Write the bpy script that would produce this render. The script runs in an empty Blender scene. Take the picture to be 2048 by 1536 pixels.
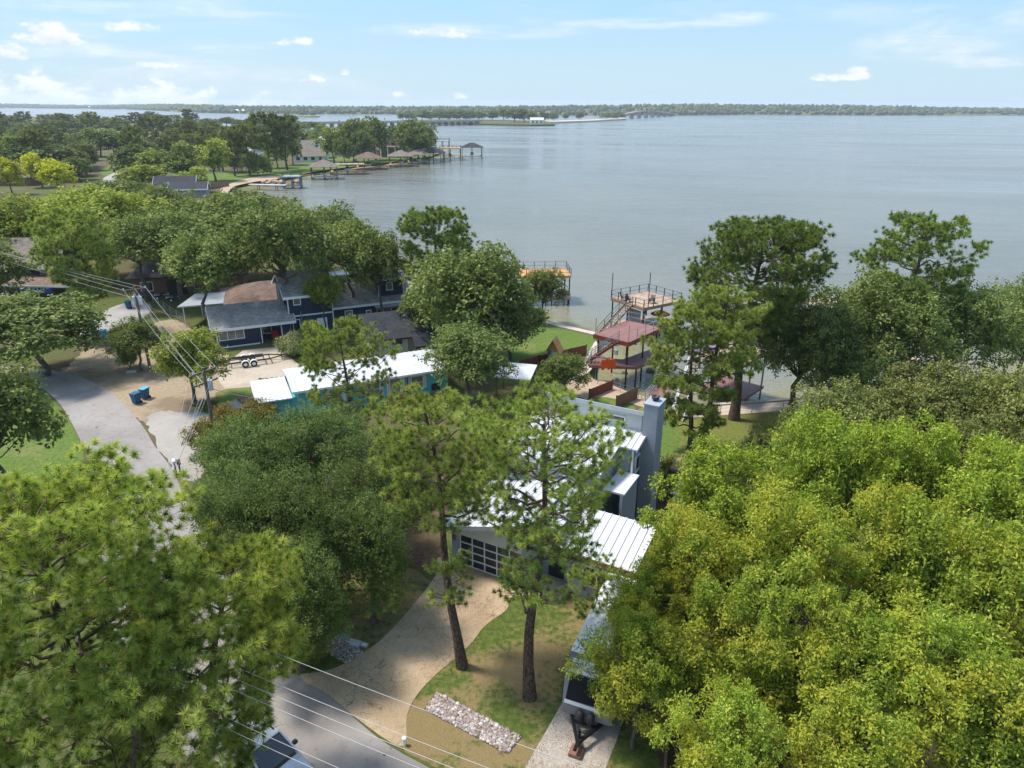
import bpy, bmesh, math, random
import numpy as np
from mathutils import Vector, Matrix
from mathutils.geometry import tessellate_polygon

SC = bpy.context.scene
COL = SC.collection
rad = math.radians
# ------------------------------------------------------------------ camera
F_PX, CAM_H = 1420.0, 26.0
PITCH = math.atan((768 - 210) / F_PX)
cam_d = bpy.data.cameras.new('camera')
cam_d.sensor_width = 36.0
cam_d.lens = 36.0 * F_PX / 2048.0
cam_d.clip_start = 0.5
cam_d.clip_end = 30000
cam = bpy.data.objects.new('camera', cam_d)
cam.location = (0, 0, CAM_H)
CAM_R = Matrix.Rotation(math.pi / 2 - PITCH, 3, 'X') @ Matrix.Rotation(rad(0.2), 3, 'Z')
cam.rotation_euler = CAM_R.to_euler()
COL.objects.link(cam)
SC.camera = cam

def raydir(u, v):
    return CAM_R @ Vector(((u - 1024) / F_PX, -(v - 768) / F_PX, -1.0))

def G(u, v, z=0.0):
    """survey helper: the place on the level z that a point of the photograph shows"""
    d = raydir(u, v); t = (z - CAM_H) / d.z
    return Vector((d.x * t, d.y * t, z))

def height_at(v, Y, u=1024):
    d = raydir(u, v)
    return CAM_H + d.z * Y / d.y

def px_size(p):
    return (p.y * math.cos(PITCH) + (CAM_H - p.z) * math.sin(PITCH)) / F_PX

# ------------------------------------------------------------------ sun, sky, exposure
SUN_EL, SUN_AZ = rad(62), math.atan2(-0.9, 0.28)      # azimuth from +Y towards +X
sun_d = bpy.data.lights.new('sun', 'SUN')
sun_d.energy = 2.25
sun_d.angle = rad(9)
sun_d.color = (1.0, 0.955, 0.89)
sun = bpy.data.objects.new('sun', sun_d)
to_sun = Vector((math.sin(SUN_AZ) * math.cos(SUN_EL), math.cos(SUN_AZ) * math.cos(SUN_EL), math.sin(SUN_EL)))
sun.rotation_euler = to_sun.to_track_quat('Z', 'Y').to_euler()
sun.location = to_sun * 200
COL.objects.link(sun)

world = bpy.data.worlds.new('World')
SC.world = world
world.use_nodes = True

class NT:
    """small node-tree writer"""
    def __init__(s, tree):
        s.t = tree; s.t.nodes.clear()
    def n(s, typ, ins=None, out=0, **kw):
        nd = s.t.nodes.new(typ)
        for k, v in kw.items():
            setattr(nd, k, v)
        for k, v in (ins or {}).items():
            s.put(nd.inputs[k], v)
        return nd.outputs[out] if out is not None else nd
    def put(s, sock, v):
        if isinstance(v, bpy.types.NodeSocket):
            s.t.links.new(v, sock)
        else:
            if sock.type == 'RGBA' and len(v) == 3:
                v = (*v, 1)
            sock.default_value = v
    def m(s, op, a, b=0.0, c=None, clamp=False):
        nd = s.t.nodes.new('ShaderNodeMath'); nd.operation = op; nd.use_clamp = clamp
        s.put(nd.inputs[0], a); s.put(nd.inputs[1], b)
        if c is not None: s.put(nd.inputs[2], c)
        return nd.outputs[0]
    def mix(s, f, a, b, mode='MIX'):
        nd = s.t.nodes.new('ShaderNodeMix'); nd.data_type = 'RGBA'; nd.blend_type = mode
        s.put(nd.inputs[0], f); s.put(nd.inputs[6], a); s.put(nd.inputs[7], b)
        return nd.outputs[2]
    def ramp(s, f, stops, interp='LINEAR'):
        nd = s.t.nodes.new('ShaderNodeValToRGB'); cr = nd.color_ramp; cr.interpolation = interp
        while len(cr.elements) < len(stops): cr.elements.new(0.5)
        for e, (p, c) in zip(cr.elements, stops):
            e.position = p
            e.color = (*c, 1) if len(c) == 3 else c
        s.put(nd.inputs[0], f)
        return nd.outputs[0]
    def rng(s, v, a, b, c=0.0, d=1.0, smooth=True):
        nd = s.t.nodes.new('ShaderNodeMapRange')
        if smooth: nd.interpolation_type = 'SMOOTHSTEP'
        for k, x in zip((0, 1, 2, 3, 4), (v, a, b, c, d)): s.put(nd.inputs[k], x)
        return nd.outputs[0]
    def noise(s, vec, scale, detail=3.0, rough=0.55, out=0, dist=0.0):
        return s.n('ShaderNodeTexNoise', {'Vector': vec, 'Scale': scale, 'Detail': detail, 'Roughness': rough, 'Distortion': dist}, out)
    def scale(s, vec, sc):
        return s.n('ShaderNodeVectorMath', {0: vec, 1: sc}, operation='MULTIPLY')

def build_world():
    t = NT(world.node_tree)
    sky = t.n('ShaderNodeTexSky', sky_type='NISHITA', sun_disc=False, sun_elevation=SUN_EL, sun_rotation=SUN_AZ,
              altitude=50.0, air_density=1.0, dust_density=1.2, ozone_density=2.0)
    vec = t.n('ShaderNodeTexCoord', out=0)
    sep = t.n('ShaderNodeSeparateXYZ', {0: vec}, None)
    az = t.m('ARCTAN2', sep.outputs[0], sep.outputs[1])
    el = t.m('ARCSINE', sep.outputs[2])
    p = t.n('ShaderNodeCombineXYZ', {0: az, 1: t.m('MULTIPLY', el, 1.7), 2: 0.0})
    n1 = t.noise(p, 34.0, 7.0, 0.64)
    n2 = t.noise(t.scale(p, (3.0, 11.0, 1.0)), 1.6, 5.0, 0.6, dist=0.6)
    def bump(u, v, w, h, amp, base=0.0):
        d = raydir(u, v).normalized()
        a0, e0 = math.atan2(d.x, d.y), math.asin(d.z)
        wa, we = w / F_PX / 1.0, h / F_PX
        q = t.m('DIVIDE', t.m('SUBTRACT', az, a0), wa)
        r = t.m('DIVIDE', t.m('SUBTRACT', el, e0), we)
        r = t.m('MAXIMUM', r, t.m('MULTIPLY', r, -1.9))       # flat undersides
        d2 = t.m('ADD', t.m('MULTIPLY', q, q), t.m('MULTIPLY', r, r))
        return t.m('MULTIPLY', t.m('SUBTRACT', 1.0, t.m('SQRT', d2)), amp)
    clouds = [(100, 78, 62, 34, 1.0), (20, 108, 40, 26, .8), (270, 58, 55, 22, .6), (310, 131, 42, 12, .9), (580, 84, 46, 16, .8),
              (70, 205, 150, 62, .9), (330, 205, 150, 45, .85), (520, 208, 80, 28, .6), (610, 160, 50, 12, .75),
              (690, 146, 16, 9, .7), (910, 70, 40, 16, .85), (840, 66, 40, 15, .5), (795, 190, 22, 12, .6), (918, 192, 26, 12, .85),
              (1680, 155, 62, 14, .8), (1712, 149, 26, 16, .9)]
    cum = None
    for c in clouds:
        b = bump(*c)
        cum = b if cum is None else t.m('MAXIMUM', cum, b)
    dens = t.m('ADD', cum, t.m('MULTIPLY', t.m('SUBTRACT', n1, 0.5), 2.3))
    m1 = t.rng(dens, 0.12, 0.62, 0.0, 0.88)
    inside = t.rng(cum, -0.05, 0.25)
    m1 = t.m('MULTIPLY', m1, inside)
    # high thin cirrus everywhere; thickened overhead, out of view, for a more neutral fill
    band = t.noise(t.scale(p, (1.2, 2.6, 1.0)), 1.7, 2.0, 0.5)
    m2 = t.m('MULTIPLY', t.rng(n2, 0.42, 0.74, 0.0, 0.62), t.m('MAXIMUM', t.rng(band, 0.45, 0.65), t.rng(el, 0.3, 0.9, 0.0, 0.75)))
    hazy = t.rng(el, 0.0, 0.6, 0.92, 0.25)
    hcol = t.mix(t.rng(el, 0.0, 0.16), (1.62, 2.2, 2.6), (.93, 1.75, 2.58))
    streaks = None
    for c in [(1330, 46, 250, 12, 1.0), (1470, 34, 85, 11, 1.0), (1850, 92, 130, 34, .9), (1970, 124, 90, 12, .8), (960, 62, 260, 16, .9), (250, 18, 330, 12, .8), (1880, 60, 60, 26, .8)]:
        d_ = raydir(c[0], c[1]).normalized()
        q = t.m('DIVIDE', t.m('SUBTRACT', az, math.atan2(d_.x, d_.y)), c[2] / F_PX); r_ = t.m('DIVIDE', t.m('SUBTRACT', el, math.asin(d_.z)), c[3] / F_PX)
        s_ = t.m('MULTIPLY', t.rng(t.m('ADD', t.m('MULTIPLY', q, q), t.m('MULTIPLY', r_, r_)), 0.0, 1.0, 1.0, 0.0), c[4])
        streaks = s_ if streaks is None else t.m('MAXIMUM', streaks, s_)
    m3 = t.m('MULTIPLY', streaks, t.rng(t.noise(t.scale(p, (4.0, 16.0, 1.0)), 2.2, 5.0, 0.62, dist=0.8), 0.28, 0.72, 0.0, 0.75))
    cfac = t.m('MAXIMUM', t.m('MAXIMUM', m1, m2), m3)
    shade = t.mix(t.rng(n1, 0.35, 0.65), (2.5, 2.7, 2.85), (3.1, 3.15, 3.15))
    ccol = shade
    base = t.mix(1.0, sky, (1.0, 1.02, 1.0), 'MULTIPLY')
    colr = t.mix(cfac, t.mix(hazy, base, hcol), ccol)
    bg = t.n('ShaderNodeBackground', {'Color': colr, 'Strength': 0.15})
    t.n('ShaderNodeOutputWorld', {'Surface': bg}, None)
build_world()

vs = SC.view_settings
vs.view_transform = 'Standard'; vs.look = 'None'; vs.gamma = 1.0; vs.use_curve_mapping = False
vs.exposure = 1.2
SC.cycles.use_denoising = True
SC.cycles.max_bounces = 6
SC.cycles.diffuse_bounces = 3
SC.cycles.glossy_bounces = 2
SC.cycles.transmission_bounces = 3
SC.cycles.volume_bounces = 1
SC.cycles.caustics_reflective = False
SC.cycles.caustics_refractive = False

# ------------------------------------------------------------------ helpers: objects
def tag(o, label=None, cat=None, group=None, kind=None):
    for k, v in (('label', label), ('category', cat), ('group', group), ('kind', kind)):
        if v: o[k] = v
    return o

def empty(name, loc=(0, 0, 0), rz=0.0, parent=None, **kw):
    o = bpy.data.objects.new(name, None)
    o.empty_display_size = 0.3
    o.location = loc; o.rotation_euler = (0, 0, rz)
    o.parent = parent
    COL.objects.link(o)
    return tag(o, **kw)

def link(name, me, parent=None, loc=(0, 0, 0), rz=0.0, mat=None, **kw):
    o = bpy.data.objects.new(name, me)
    o.location = loc; o.rotation_euler = (0, 0, rz); o.parent = parent
    COL.objects.link(o)
    if mat is not None:
        if not me.materials: me.materials.append(mat)
        elif me.materials[0] != mat:
            o.material_slots[0].link = 'OBJECT'; o.material_slots[0].material = mat
    return tag(o, **kw)

def copy_tree(o, parent=None):
    c = o.copy(); COL.objects.link(c); c.parent = parent
    for ch in list(o.children): copy_tree(ch, c)
    return c

def mesh_np(name, V, tris=None, quads=None, rnd=None, smooth=False):
    me = bpy.data.meshes.new(name)
    V = np.asarray(V, dtype=np.float32).reshape(-1, 3)
    loops, starts, n = [], [], 0
    for a, k in ((tris, 3), (quads, 4)):
        if a is not None and len(a):
            a = np.asarray(a, dtype=np.int32).reshape(-1, k)
            loops.append(a.ravel()); starts.append(n + np.arange(len(a), dtype=np.int32) * k); n += a.size
    loops = np.concatenate(loops); starts = np.concatenate(starts)
    me.vertices.add(len(V)); me.vertices.foreach_set('co', V.ravel())
    me.loops.add(len(loops)); me.loops.foreach_set('vertex_index', loops)
    me.polygons.add(len(starts)); me.polygons.foreach_set('loop_start', starts)
    if rnd is not None:
        at = me.attributes.new('rnd', 'FLOAT', 'POINT')
        at.data.foreach_set('value', np.asarray(rnd, dtype=np.float32))
    if smooth:
        me.polygons.foreach_set('use_smooth', np.ones(len(starts), dtype=bool))
    me.update(calc_edges=True)
    return me

class MB:
    """collects simple solids into one mesh"""
    def __init__(s): s.v = []; s.f = []
    def add(s, vs_, fs):
        b = len(s.v); s.v += [tuple(p) for p in vs_]; s.f += [tuple(i + b for i in f) for f in fs]; return s
    def box(s, x0, x1, y0, y1, z0, z1):
        P = [(x, y, z) for z in (z0, z1) for y in (y0, y1) for x in (x0, x1)]
        return s.add(P, [(0, 2, 3, 1), (4, 5, 7, 6), (0, 1, 5, 4), (2, 6, 7, 3), (0, 4, 6, 2), (1, 3, 7, 5)])
    def prism(s, poly, h):
        """poly: points in space (ccw seen from the far side of h), h: extrusion vector"""
        n = len(poly); h = Vector(h); poly = [Vector(p) for p in poly]
        V = poly + [p + h for p in poly]
        return s.add(V, [tuple(reversed(range(n)))] + [tuple(range(n, 2 * n))] + [(i, (i + 1) % n, (i + 1) % n + n, i + n) for i in range(n)])
    def bar(s, a, b, w, h=None):
        """rectangular bar from a to b"""
        a, b = Vector(a), Vector(b); h = h or w
        d = (b - a).normalized(); up = Vector((0, 0, 1)) if abs(d.z) < 0.95 else Vector((0, 1, 0))
        r = d.cross(up).normalized(); u = r.cross(d)
        P = [p + r * sx * w / 2 + u * sz * h / 2 for p in (a, b) for sx, sz in ((-1, -1), (1, -1), (1, 1), (-1, 1))]
        return s.add(P, [(0, 1, 2, 3), (7, 6, 5, 4), (0, 4, 5, 1), (1, 5, 6, 2), (2, 6, 7, 3), (3, 7, 4, 0)])
    def cyl(s, a, b, r0, r1=None, n=10):
        a, b = Vector(a), Vector(b); r1 = r0 if r1 is None else r1
        d = (b - a).normalized(); up = Vector((0, 0, 1)) if abs(d.z) < 0.95 else Vector((0, 1, 0))
        x = d.cross(up).normalized(); y = x.cross(d)
        P = []
        for p, r in ((a, r0), (b, r1)):
            P += [p + (x * math.cos(2 * math.pi * i / n) + y * math.sin(2 * math.pi * i / n)) * r for i in range(n)]
        return s.add(P, [tuple(range(n)), tuple(reversed(range(n, 2 * n)))] + [(i, i + n, (i + 1) % n + n, (i + 1) % n) for i in range(n)])
    def lathe(s, prof, n=14, c=(0, 0, 0)):
        P = []
        for r, z in prof:
            P += [(c[0] + r * math.cos(2 * math.pi * i / n), c[1] + r * math.sin(2 * math.pi * i / n), c[2] + z) for i in range(n)]
        fs = [tuple(reversed(range(n))), tuple(range((len(prof) - 1) * n, len(prof) * n))]
        for k in range(len(prof) - 1):
            fs += [(k * n + i, k * n + (i + 1) % n, (k + 1) * n + (i + 1) % n, (k + 1) * n + i) for i in range(n)]
        return s.add(P, fs)
    def loft(s, rings):
        n = len(rings[0]); P = [p for r in rings for p in r]
        fs = [tuple(reversed(range(n))), tuple(range((len(rings) - 1) * n, len(rings) * n))]
        for k in range(len(rings) - 1):
            fs += [(k * n + i, k * n + (i + 1) % n, (k + 1) * n + (i + 1) % n, (k + 1) * n + i) for i in range(n)]
        return s.add(P, fs)
    def mesh(s, name='m', bevel=0.0, smooth=False):
        me = bpy.data.meshes.new(name)
        me.from_pydata(s.v, [], s.f)
        if bevel:
            bm = bmesh.new(); bm.from_mesh(me)
            bmesh.ops.recalc_face_normals(bm, faces=bm.faces)
            bmesh.ops.bevel(bm, geom=list(bm.edges), offset=bevel, segments=2, affect='EDGES', clamp_overlap=True)
            bm.to_mesh(me); bm.free()
        else:
            bm = bmesh.new(); bm.from_mesh(me)
            bmesh.ops.recalc_face_normals(bm, faces=bm.faces)
            bm.to_mesh(me); bm.free()
        if smooth:
            for p in me.polygons: p.use_smooth = True
        return me
    def build(s, name, mat, parent=None, bevel=0.0, smooth=False, loc=(0, 0, 0), rz=0.0, **kw):
        return link(name, s.mesh(name, bevel, smooth), parent, loc, rz, mat, **kw)

def boxo(name, mat, parent, *b, bevel=0.0, **kw):
    return MB().box(*b).build(name, mat, parent, bevel, **kw)
# ------------------------------------------------------------------ materials
def new_mat(name):
    m = bpy.data.materials.new(name); m.use_nodes = True
    return m, NT(m.node_tree)

def finish(m, t, color, rough=0.6, bump=None, bstr=0.3, bdist=0.02, metal=0.0, spec=0.5, **kw):
    ins = {'Base Color': color, 'Roughness': rough, 'Metallic': metal, 'Specular IOR Level': spec}
    ins.update(kw)
    if bump is not None:
        ins['Normal'] = t.n('ShaderNodeBump', {'Height': bump, 'Strength': bstr, 'Distance': bdist})
    b = t.n('ShaderNodeBsdfPrincipled', ins)
    t.n('ShaderNodeOutputMaterial', {'Surface': b}, None)
    return m

def hsv(c, k):
    return tuple(min(1, x * k) for x in c)

_cache = {}
def plain(name, col, rough=0.6, var=0.18, scale=1.5, bump=0.15, metal=0.0, spec=0.4, stretch=(1, 1, 1), dirt=None):
    if name in _cache: return _cache[name]
    m, t = new_mat(name)
    co = t.n('ShaderNodeTexCoord', out=3)
    v = t.scale(co, stretch)
    a = t.noise(v, scale, 5, 0.6); b = t.noise(v, scale * 9, 3, 0.6)
    f = t.m('ADD', t.m('MULTIPLY', a, 0.65), t.m('MULTIPLY', b, 0.35))
    c = t.ramp(f, [(0.3, hsv(col, 1 - var * 1.4)), (0.52, col), (0.72, hsv(col, 1 + var))])
    if dirt is not None:
        d = t.rng(t.noise(t.scale(co, (1.1, 1.1, 0.22)), 1.3, 6, 0.65), 0.52, 0.72, 0.0, 0.7)
        c = t.mix(d, c, dirt)
    finish(m, t, c, t.rng(b, 0.3, 0.7, max(0.03, rough - 0.08), min(1, rough + 0.08), False), b, bump, 0.01, metal, spec)
    _cache[name] = m
    return m

def siding(name, col, pitch=0.2, axis='V', groove=0.55, rough=0.6, dirt=None, var=.15):
    """painted boards: grooves across local XY (vertical boards) or Z (lap siding)"""
    if name in _cache: return _cache[name]
    m, t = new_mat(name)
    co = t.n('ShaderNodeTexCoord', out=3)
    s = t.n('ShaderNodeSeparateXYZ', {0: co}, None)
    k = s.outputs[2] if axis == 'H' else (s.outputs[0] if axis == 'D' else t.m('ADD', s.outputs[0], s.outputs[1]))
    fr = t.m('FRACT', t.m('DIVIDE', k, pitch))
    gap = t.m('LESS_THAN', fr, 0.09)
    prof = t.m('MULTIPLY', fr, 1.0) if axis == 'H' else t.m('SUBTRACT', 1.0, gap)
    n = t.noise(t.scale(co, (1, 1, .5)), 2.2, 5)
    wn = t.n('ShaderNodeTexWhiteNoise', {'W': t.m('FLOOR', t.m('DIVIDE', k, pitch))}, noise_dimensions='1D')
    c = t.ramp(t.m('ADD', t.m('MULTIPLY', n, .7), t.m('MULTIPLY', wn, .3)), [(0.25, hsv(col, 1 - var * 1.5)), (0.5, col), (0.78, hsv(col, 1 + var))])
    c = t.mix(t.m('MULTIPLY', gap, groove), c, hsv(col, .35))
    if dirt is not None:
        d = t.rng(t.noise(t.scale(co, (1.3, 1.3, 0.25)), 1.2, 6, .65), 0.5, 0.72, 0.0, 0.75)
        c = t.mix(d, c, dirt)
    finish(m, t, c, rough, prof, 0.6, 0.012)
    _cache[name] = m
    return m

def shingle(name, col, row=0.16):
    if name in _cache: return _cache[name]
    m, t = new_mat(name)
    co = t.n('ShaderNodeTexCoord', out=3)
    br = t.n('ShaderNodeTexBrick', {'Vector': co, 'Color1': hsv(col, .78), 'Color2': hsv(col, 1.25), 'Mortar': hsv(col, .5), 'Scale': 1.0,
                                    'Mortar Size': 0.012, 'Brick Width': 0.34, 'Row Height': row, 'Bias': 0.0}, None)
    n = t.noise(co, 0.7, 6, .65)
    n2 = t.noise(co, 14, 3, .6)
    c = t.mix(1.0, br.outputs[0], t.ramp(n, [(.3, (.72, .72, .72)), (.7, (1.2, 1.18, 1.14))]), 'MULTIPLY')
    c = t.mix(t.rng(n2, .45, .7, 0, .4), c, hsv(col, .6))
    finish(m, t, c, .9, br.outputs[1], .4, .01, spec=.2)
    _cache[name] = m
    return m

def leafmat(name, cols, trans=0.3, patch=None, rough=0.5, obj_var=0.25, spec=.35, tr_boost=1.45):
    """cols: dark -> light leaf colours; patch: colour of turning leaves in parts of the crown"""
    m, t = new_mat(name)
    at = t.n('ShaderNodeAttribute', out=2, attribute_name='rnd')
    oi = t.n('ShaderNodeObjectInfo', out=None)
    geo = t.n('ShaderNodeNewGeometry', out=0)
    k = len(cols)
    f = t.m('ADD', t.m('MULTIPLY', at, 1.0), t.m('MULTIPLY', t.m('SUBTRACT', oi.outputs['Random'], .5), obj_var), clamp=True)
    c = t.ramp(f, [(0.08 + 0.84 * i / (k - 1), cols[i]) for i in range(k)])
    if patch is not None:
        n = t.noise(geo, 0.33, 3, .6)
        n2 = t.m('ADD', n, t.m('MULTIPLY', t.m('SUBTRACT', at, .5), .22))
        c = t.mix(t.rng(n2, .42, .66, 0, .8), c, patch)
    hs = t.n('ShaderNodeHueSaturation', {'Hue': t.m('ADD', .5, t.m('MULTIPLY', t.m('SUBTRACT', oi.outputs['Random'], .5), .1 * obj_var)),
                                         'Saturation': 1.0, 'Value': t.rng(t.m('FRACT', t.m('MULTIPLY', oi.outputs['Random'], 7.3)), 0, 1, 1 - obj_var * .6, 1 + obj_var * .6, False), 'Color': c})
    d = t.n('ShaderNodeBsdfPrincipled', {'Base Color': hs, 'Roughness': .62, 'Specular IOR Level': spec * .4})
    tc = t.mix(1.0, hs, (tr_boost * 1.05, tr_boost, tr_boost * .6), 'MULTIPLY')
    tr = t.n('ShaderNodeBsdfTranslucent', {'Color': tc})
    mx = t.n('ShaderNodeMixShader', {0: trans, 1: d, 2: tr})
    t.n('ShaderNodeOutputMaterial', {'Surface': mx}, None)
    return m

def barkmat(name, col, scale=3.0):
    m, t = new_mat(name)
    co = t.n('ShaderNodeTexCoord', out=3)
    v = t.scale(co, (3.2, 3.2, .9))
    vo = t.n('ShaderNodeTexVoronoi', {'Vector': v, 'Scale': scale, 'Randomness': 1.0}, feature='DISTANCE_TO_EDGE')
    n = t.noise(co, 2.5, 5)
    c = t.mix(t.rng(vo, 0.0, .16), hsv(col, .35), t.ramp(n, [(.3, hsv(col, .75)), (.7, hsv(col, 1.35))]))
    return finish(m, t, c, .9, vo, .8, .04, spec=.15)

def grassmat(name, g1, g2, dry, dry_amt=.5, scale=.35, soil=None, soil_amt=.0):
    m, t = new_mat(name)
    p = t.n('ShaderNodeNewGeometry', out=0)
    n1 = t.noise(p, scale, 5, .62, dist=.4); n2 = t.noise(p, 3.3, 4, .65); n3 = t.noise(p, 19.0, 3, .7)
    c = t.mix(t.rng(n2, .35, .65), g1, g2)
    k = t.m('ADD', n1, t.m('MULTIPLY', t.m('SUBTRACT', n2, .5), .35))
    c = t.mix(t.rng(k, .66 - .3 * dry_amt, .80 - .3 * dry_amt, 0, .85), c, dry)
    if soil is not None:
        q = t.m('ADD', t.noise(t.n('ShaderNodeVectorMath', {0: p, 1: (13, 7, 3)}), scale * .8, 5, .65), t.m('MULTIPLY', t.m('SUBTRACT', n3, .5), .2))
        c = t.mix(t.rng(q, .64 - .3 * soil_amt, .78 - .3 * soil_amt, 0, .9), c, soil)
    c = t.mix(1.0, c, t.ramp(n3, [(.28, (.6, .6, .6)), (.72, (1.35, 1.35, 1.3))]), 'MULTIPLY')
    return finish(m, t, c, .95, t.m('ADD', n3, n2), .7, .06, spec=.1)

def litter(t, p, c, amt=.5, col=(.085, .04, .02)):
    """fallen pine straw: thin short strands, clumped"""
    w = t.n('ShaderNodeTexWave', {'Vector': p, 'Scale': 1.5, 'Distortion': 20.0, 'Detail': 4.0, 'Detail Scale': 2.0, 'Detail Roughness': .65}, 0)
    w2 = t.n('ShaderNodeTexWave', {'Vector': t.n('ShaderNodeVectorRotate', {'Vector': p, 'Angle': 1.9}), 'Scale': 1.8, 'Distortion': 24.0, 'Detail': 4.0, 'Detail Scale': 1.7, 'Detail Roughness': .7}, 0)
    cl = t.noise(p, .42, 4, .6)
    k = t.m('MULTIPLY', t.m('MAXIMUM', t.rng(w, .78, .95), t.rng(w2, .8, .96)), t.rng(cl, .3, .62, .15, 1.0))
    return t.mix(t.m('MULTIPLY', k, amt), c, col)

def concrete(name, c1, c2, stain, straw=.0, joints=None, straw_col=(.085, .04, .02), spots=.0):
    m, t = new_mat(name)
    p = t.n('ShaderNodeNewGeometry', out=0)
    n1 = t.noise(p, .28, 5, .62, dist=.5); n2 = t.noise(p, 2.4, 5, .65); n3 = t.noise(p, 26.0, 3, .7)
    c = t.mix(t.rng(n1, .3, .7), c1, c2)
    c = t.mix(t.rng(n2, .5, .75, 0, .6), c, stain)
    c = t.mix(1.0, c, t.ramp(n3, [(.25, (.82, .82, .82)), (.75, (1.14, 1.14, 1.13))]), 'MULTIPLY')
    if spots:
        vo = t.n('ShaderNodeTexVoronoi', {'Vector': p, 'Scale': .9, 'Randomness': 1.0})
        c = t.mix(t.rng(vo, .05, .11, spots, 0), c, hsv(stain, .35))
    if joints:
        pv = t.n('ShaderNodeVectorMath', {0: p, 1: t.scale(t.noise(p, .9, 4, .65, out=1), (1.6, 1.6, 0))})
        vo2 = t.n('ShaderNodeTexVoronoi', {'Vector': pv, 'Scale': joints, 'Randomness': 1.0}, feature='DISTANCE_TO_EDGE')
        c = t.mix(t.m('MULTIPLY', t.rng(vo2, .0, .035, .75, 0), t.rng(t.noise(p, .5, 3), .35, .6)), c, hsv(stain, .5))
    if straw: c = litter(t, p, c, straw, straw_col)
    return finish(m, t, c, .85, n2, .25, .02, spec=.25)

def make_asphalt():
    m, t = new_mat('asphalt')
    p = t.n('ShaderNodeNewGeometry', out=0)
    n1 = t.noise(p, .16, 5, .6, dist=.5); n2 = t.noise(p, 2.0, 5, .65); n3 = t.noise(p, 35.0, 2, .7)
    c = t.mix(t.rng(n1, .3, .7), (.225, .20, .178), (.31, .283, .255))
    c = t.mix(t.rng(n2, .5, .72, 0, .5), c, (.175, .155, .14))
    vo = t.n('ShaderNodeTexVoronoi', {'Vector': t.n('ShaderNodeVectorMath', {0: p, 1: t.n('ShaderNodeVectorMath', {0: t.noise(p, 1.1, 3, .6, out=1), 1: (1.7, 1.7, 0)}, operation='MULTIPLY')}), 'Scale': .5, 'Randomness': 1.0}, feature='DISTANCE_TO_EDGE')
    crack = t.m('MULTIPLY', t.rng(vo, .0, .009, .8, 0), t.rng(t.noise(p, .12, 2), .52, .62))
    c = t.mix(crack, c, (.02, .02, .022))
    sp = t.n('ShaderNodeTexVoronoi', {'Vector': p, 'Scale': 1.0, 'Randomness': 1.0})
    c = t.mix(t.rng(sp, .04, .09, .8, 0), c, (.05, .04, .035))
    rust = t.rng(t.noise(p, .45, 5, .66, dist=.8), .58, .72, 0, .65)
    c = t.mix(rust, c, (.22, .105, .05))
    c = t.mix(1.0, c, t.ramp(n3, [(.25, (.85, .85, .85)), (.75, (1.12, 1.12, 1.12))]), 'MULTIPLY')
    return finish(m, t, c, .9, n3, .3, .01, spec=.25)

def make_water():
    m, t = new_mat('lake_water')
    p = t.n('ShaderNodeNewGeometry', out=0)
    s = t.n('ShaderNodeSeparateXYZ', {0: p}, None)
    dist = t.m('SQRT', t.m('ADD', t.m('MULTIPLY', s.outputs[0], s.outputs[0]), t.m('MULTIPLY', s.outputs[1], s.outputs[1])))
    pr = t.n('ShaderNodeVectorRotate', {'Vector': p, 'Angle': .25}, rotation_type='Z_AXIS')
    pv = t.scale(pr, (.55, 1.25, 1))
    w1 = t.noise(pv, 1.15, 3, .6, dist=.3); w2 = t.noise(pv, 3.6, 2, .6); w3 = t.noise(pv, .16, 3, .6)
    w4 = t.noise(pv, .04, 3, .6)
    h = t.m('ADD', t.m('ADD', t.m('MULTIPLY', w1, .6), t.m('MULTIPLY', w2, .2)), t.m('ADD', t.m('MULTIPLY', w3, 1.6), t.m('MULTIPLY', w4, 2.5)))
    murk = t.noise(p, .012, 4, .6)
    c = t.mix(t.rng(murk, .35, .65), (.15, .15, .12), (.18, .175, .14))
    at = t.n('ShaderNodeAttribute', out=2, attribute_name='rnd')
    sh = t.m('ADD', at, t.m('MULTIPLY', t.m('SUBTRACT', t.noise(p, .12, 4, .65), .5), .5))
    c = t.mix(t.rng(sh, .15, .95, 0, 1), c, (.22, .19, .075))
    lanes = t.noise(t.scale(pr, (.004, .016, 1)), 1.0, 4, .6, dist=.5)
    return finish(m, t, c, t.rng(lanes, .36, .64, .05, .24), h, t.rng(lanes, .36, .64, .65, 1.0), .42, spec=.5, IOR=1.33)

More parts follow.
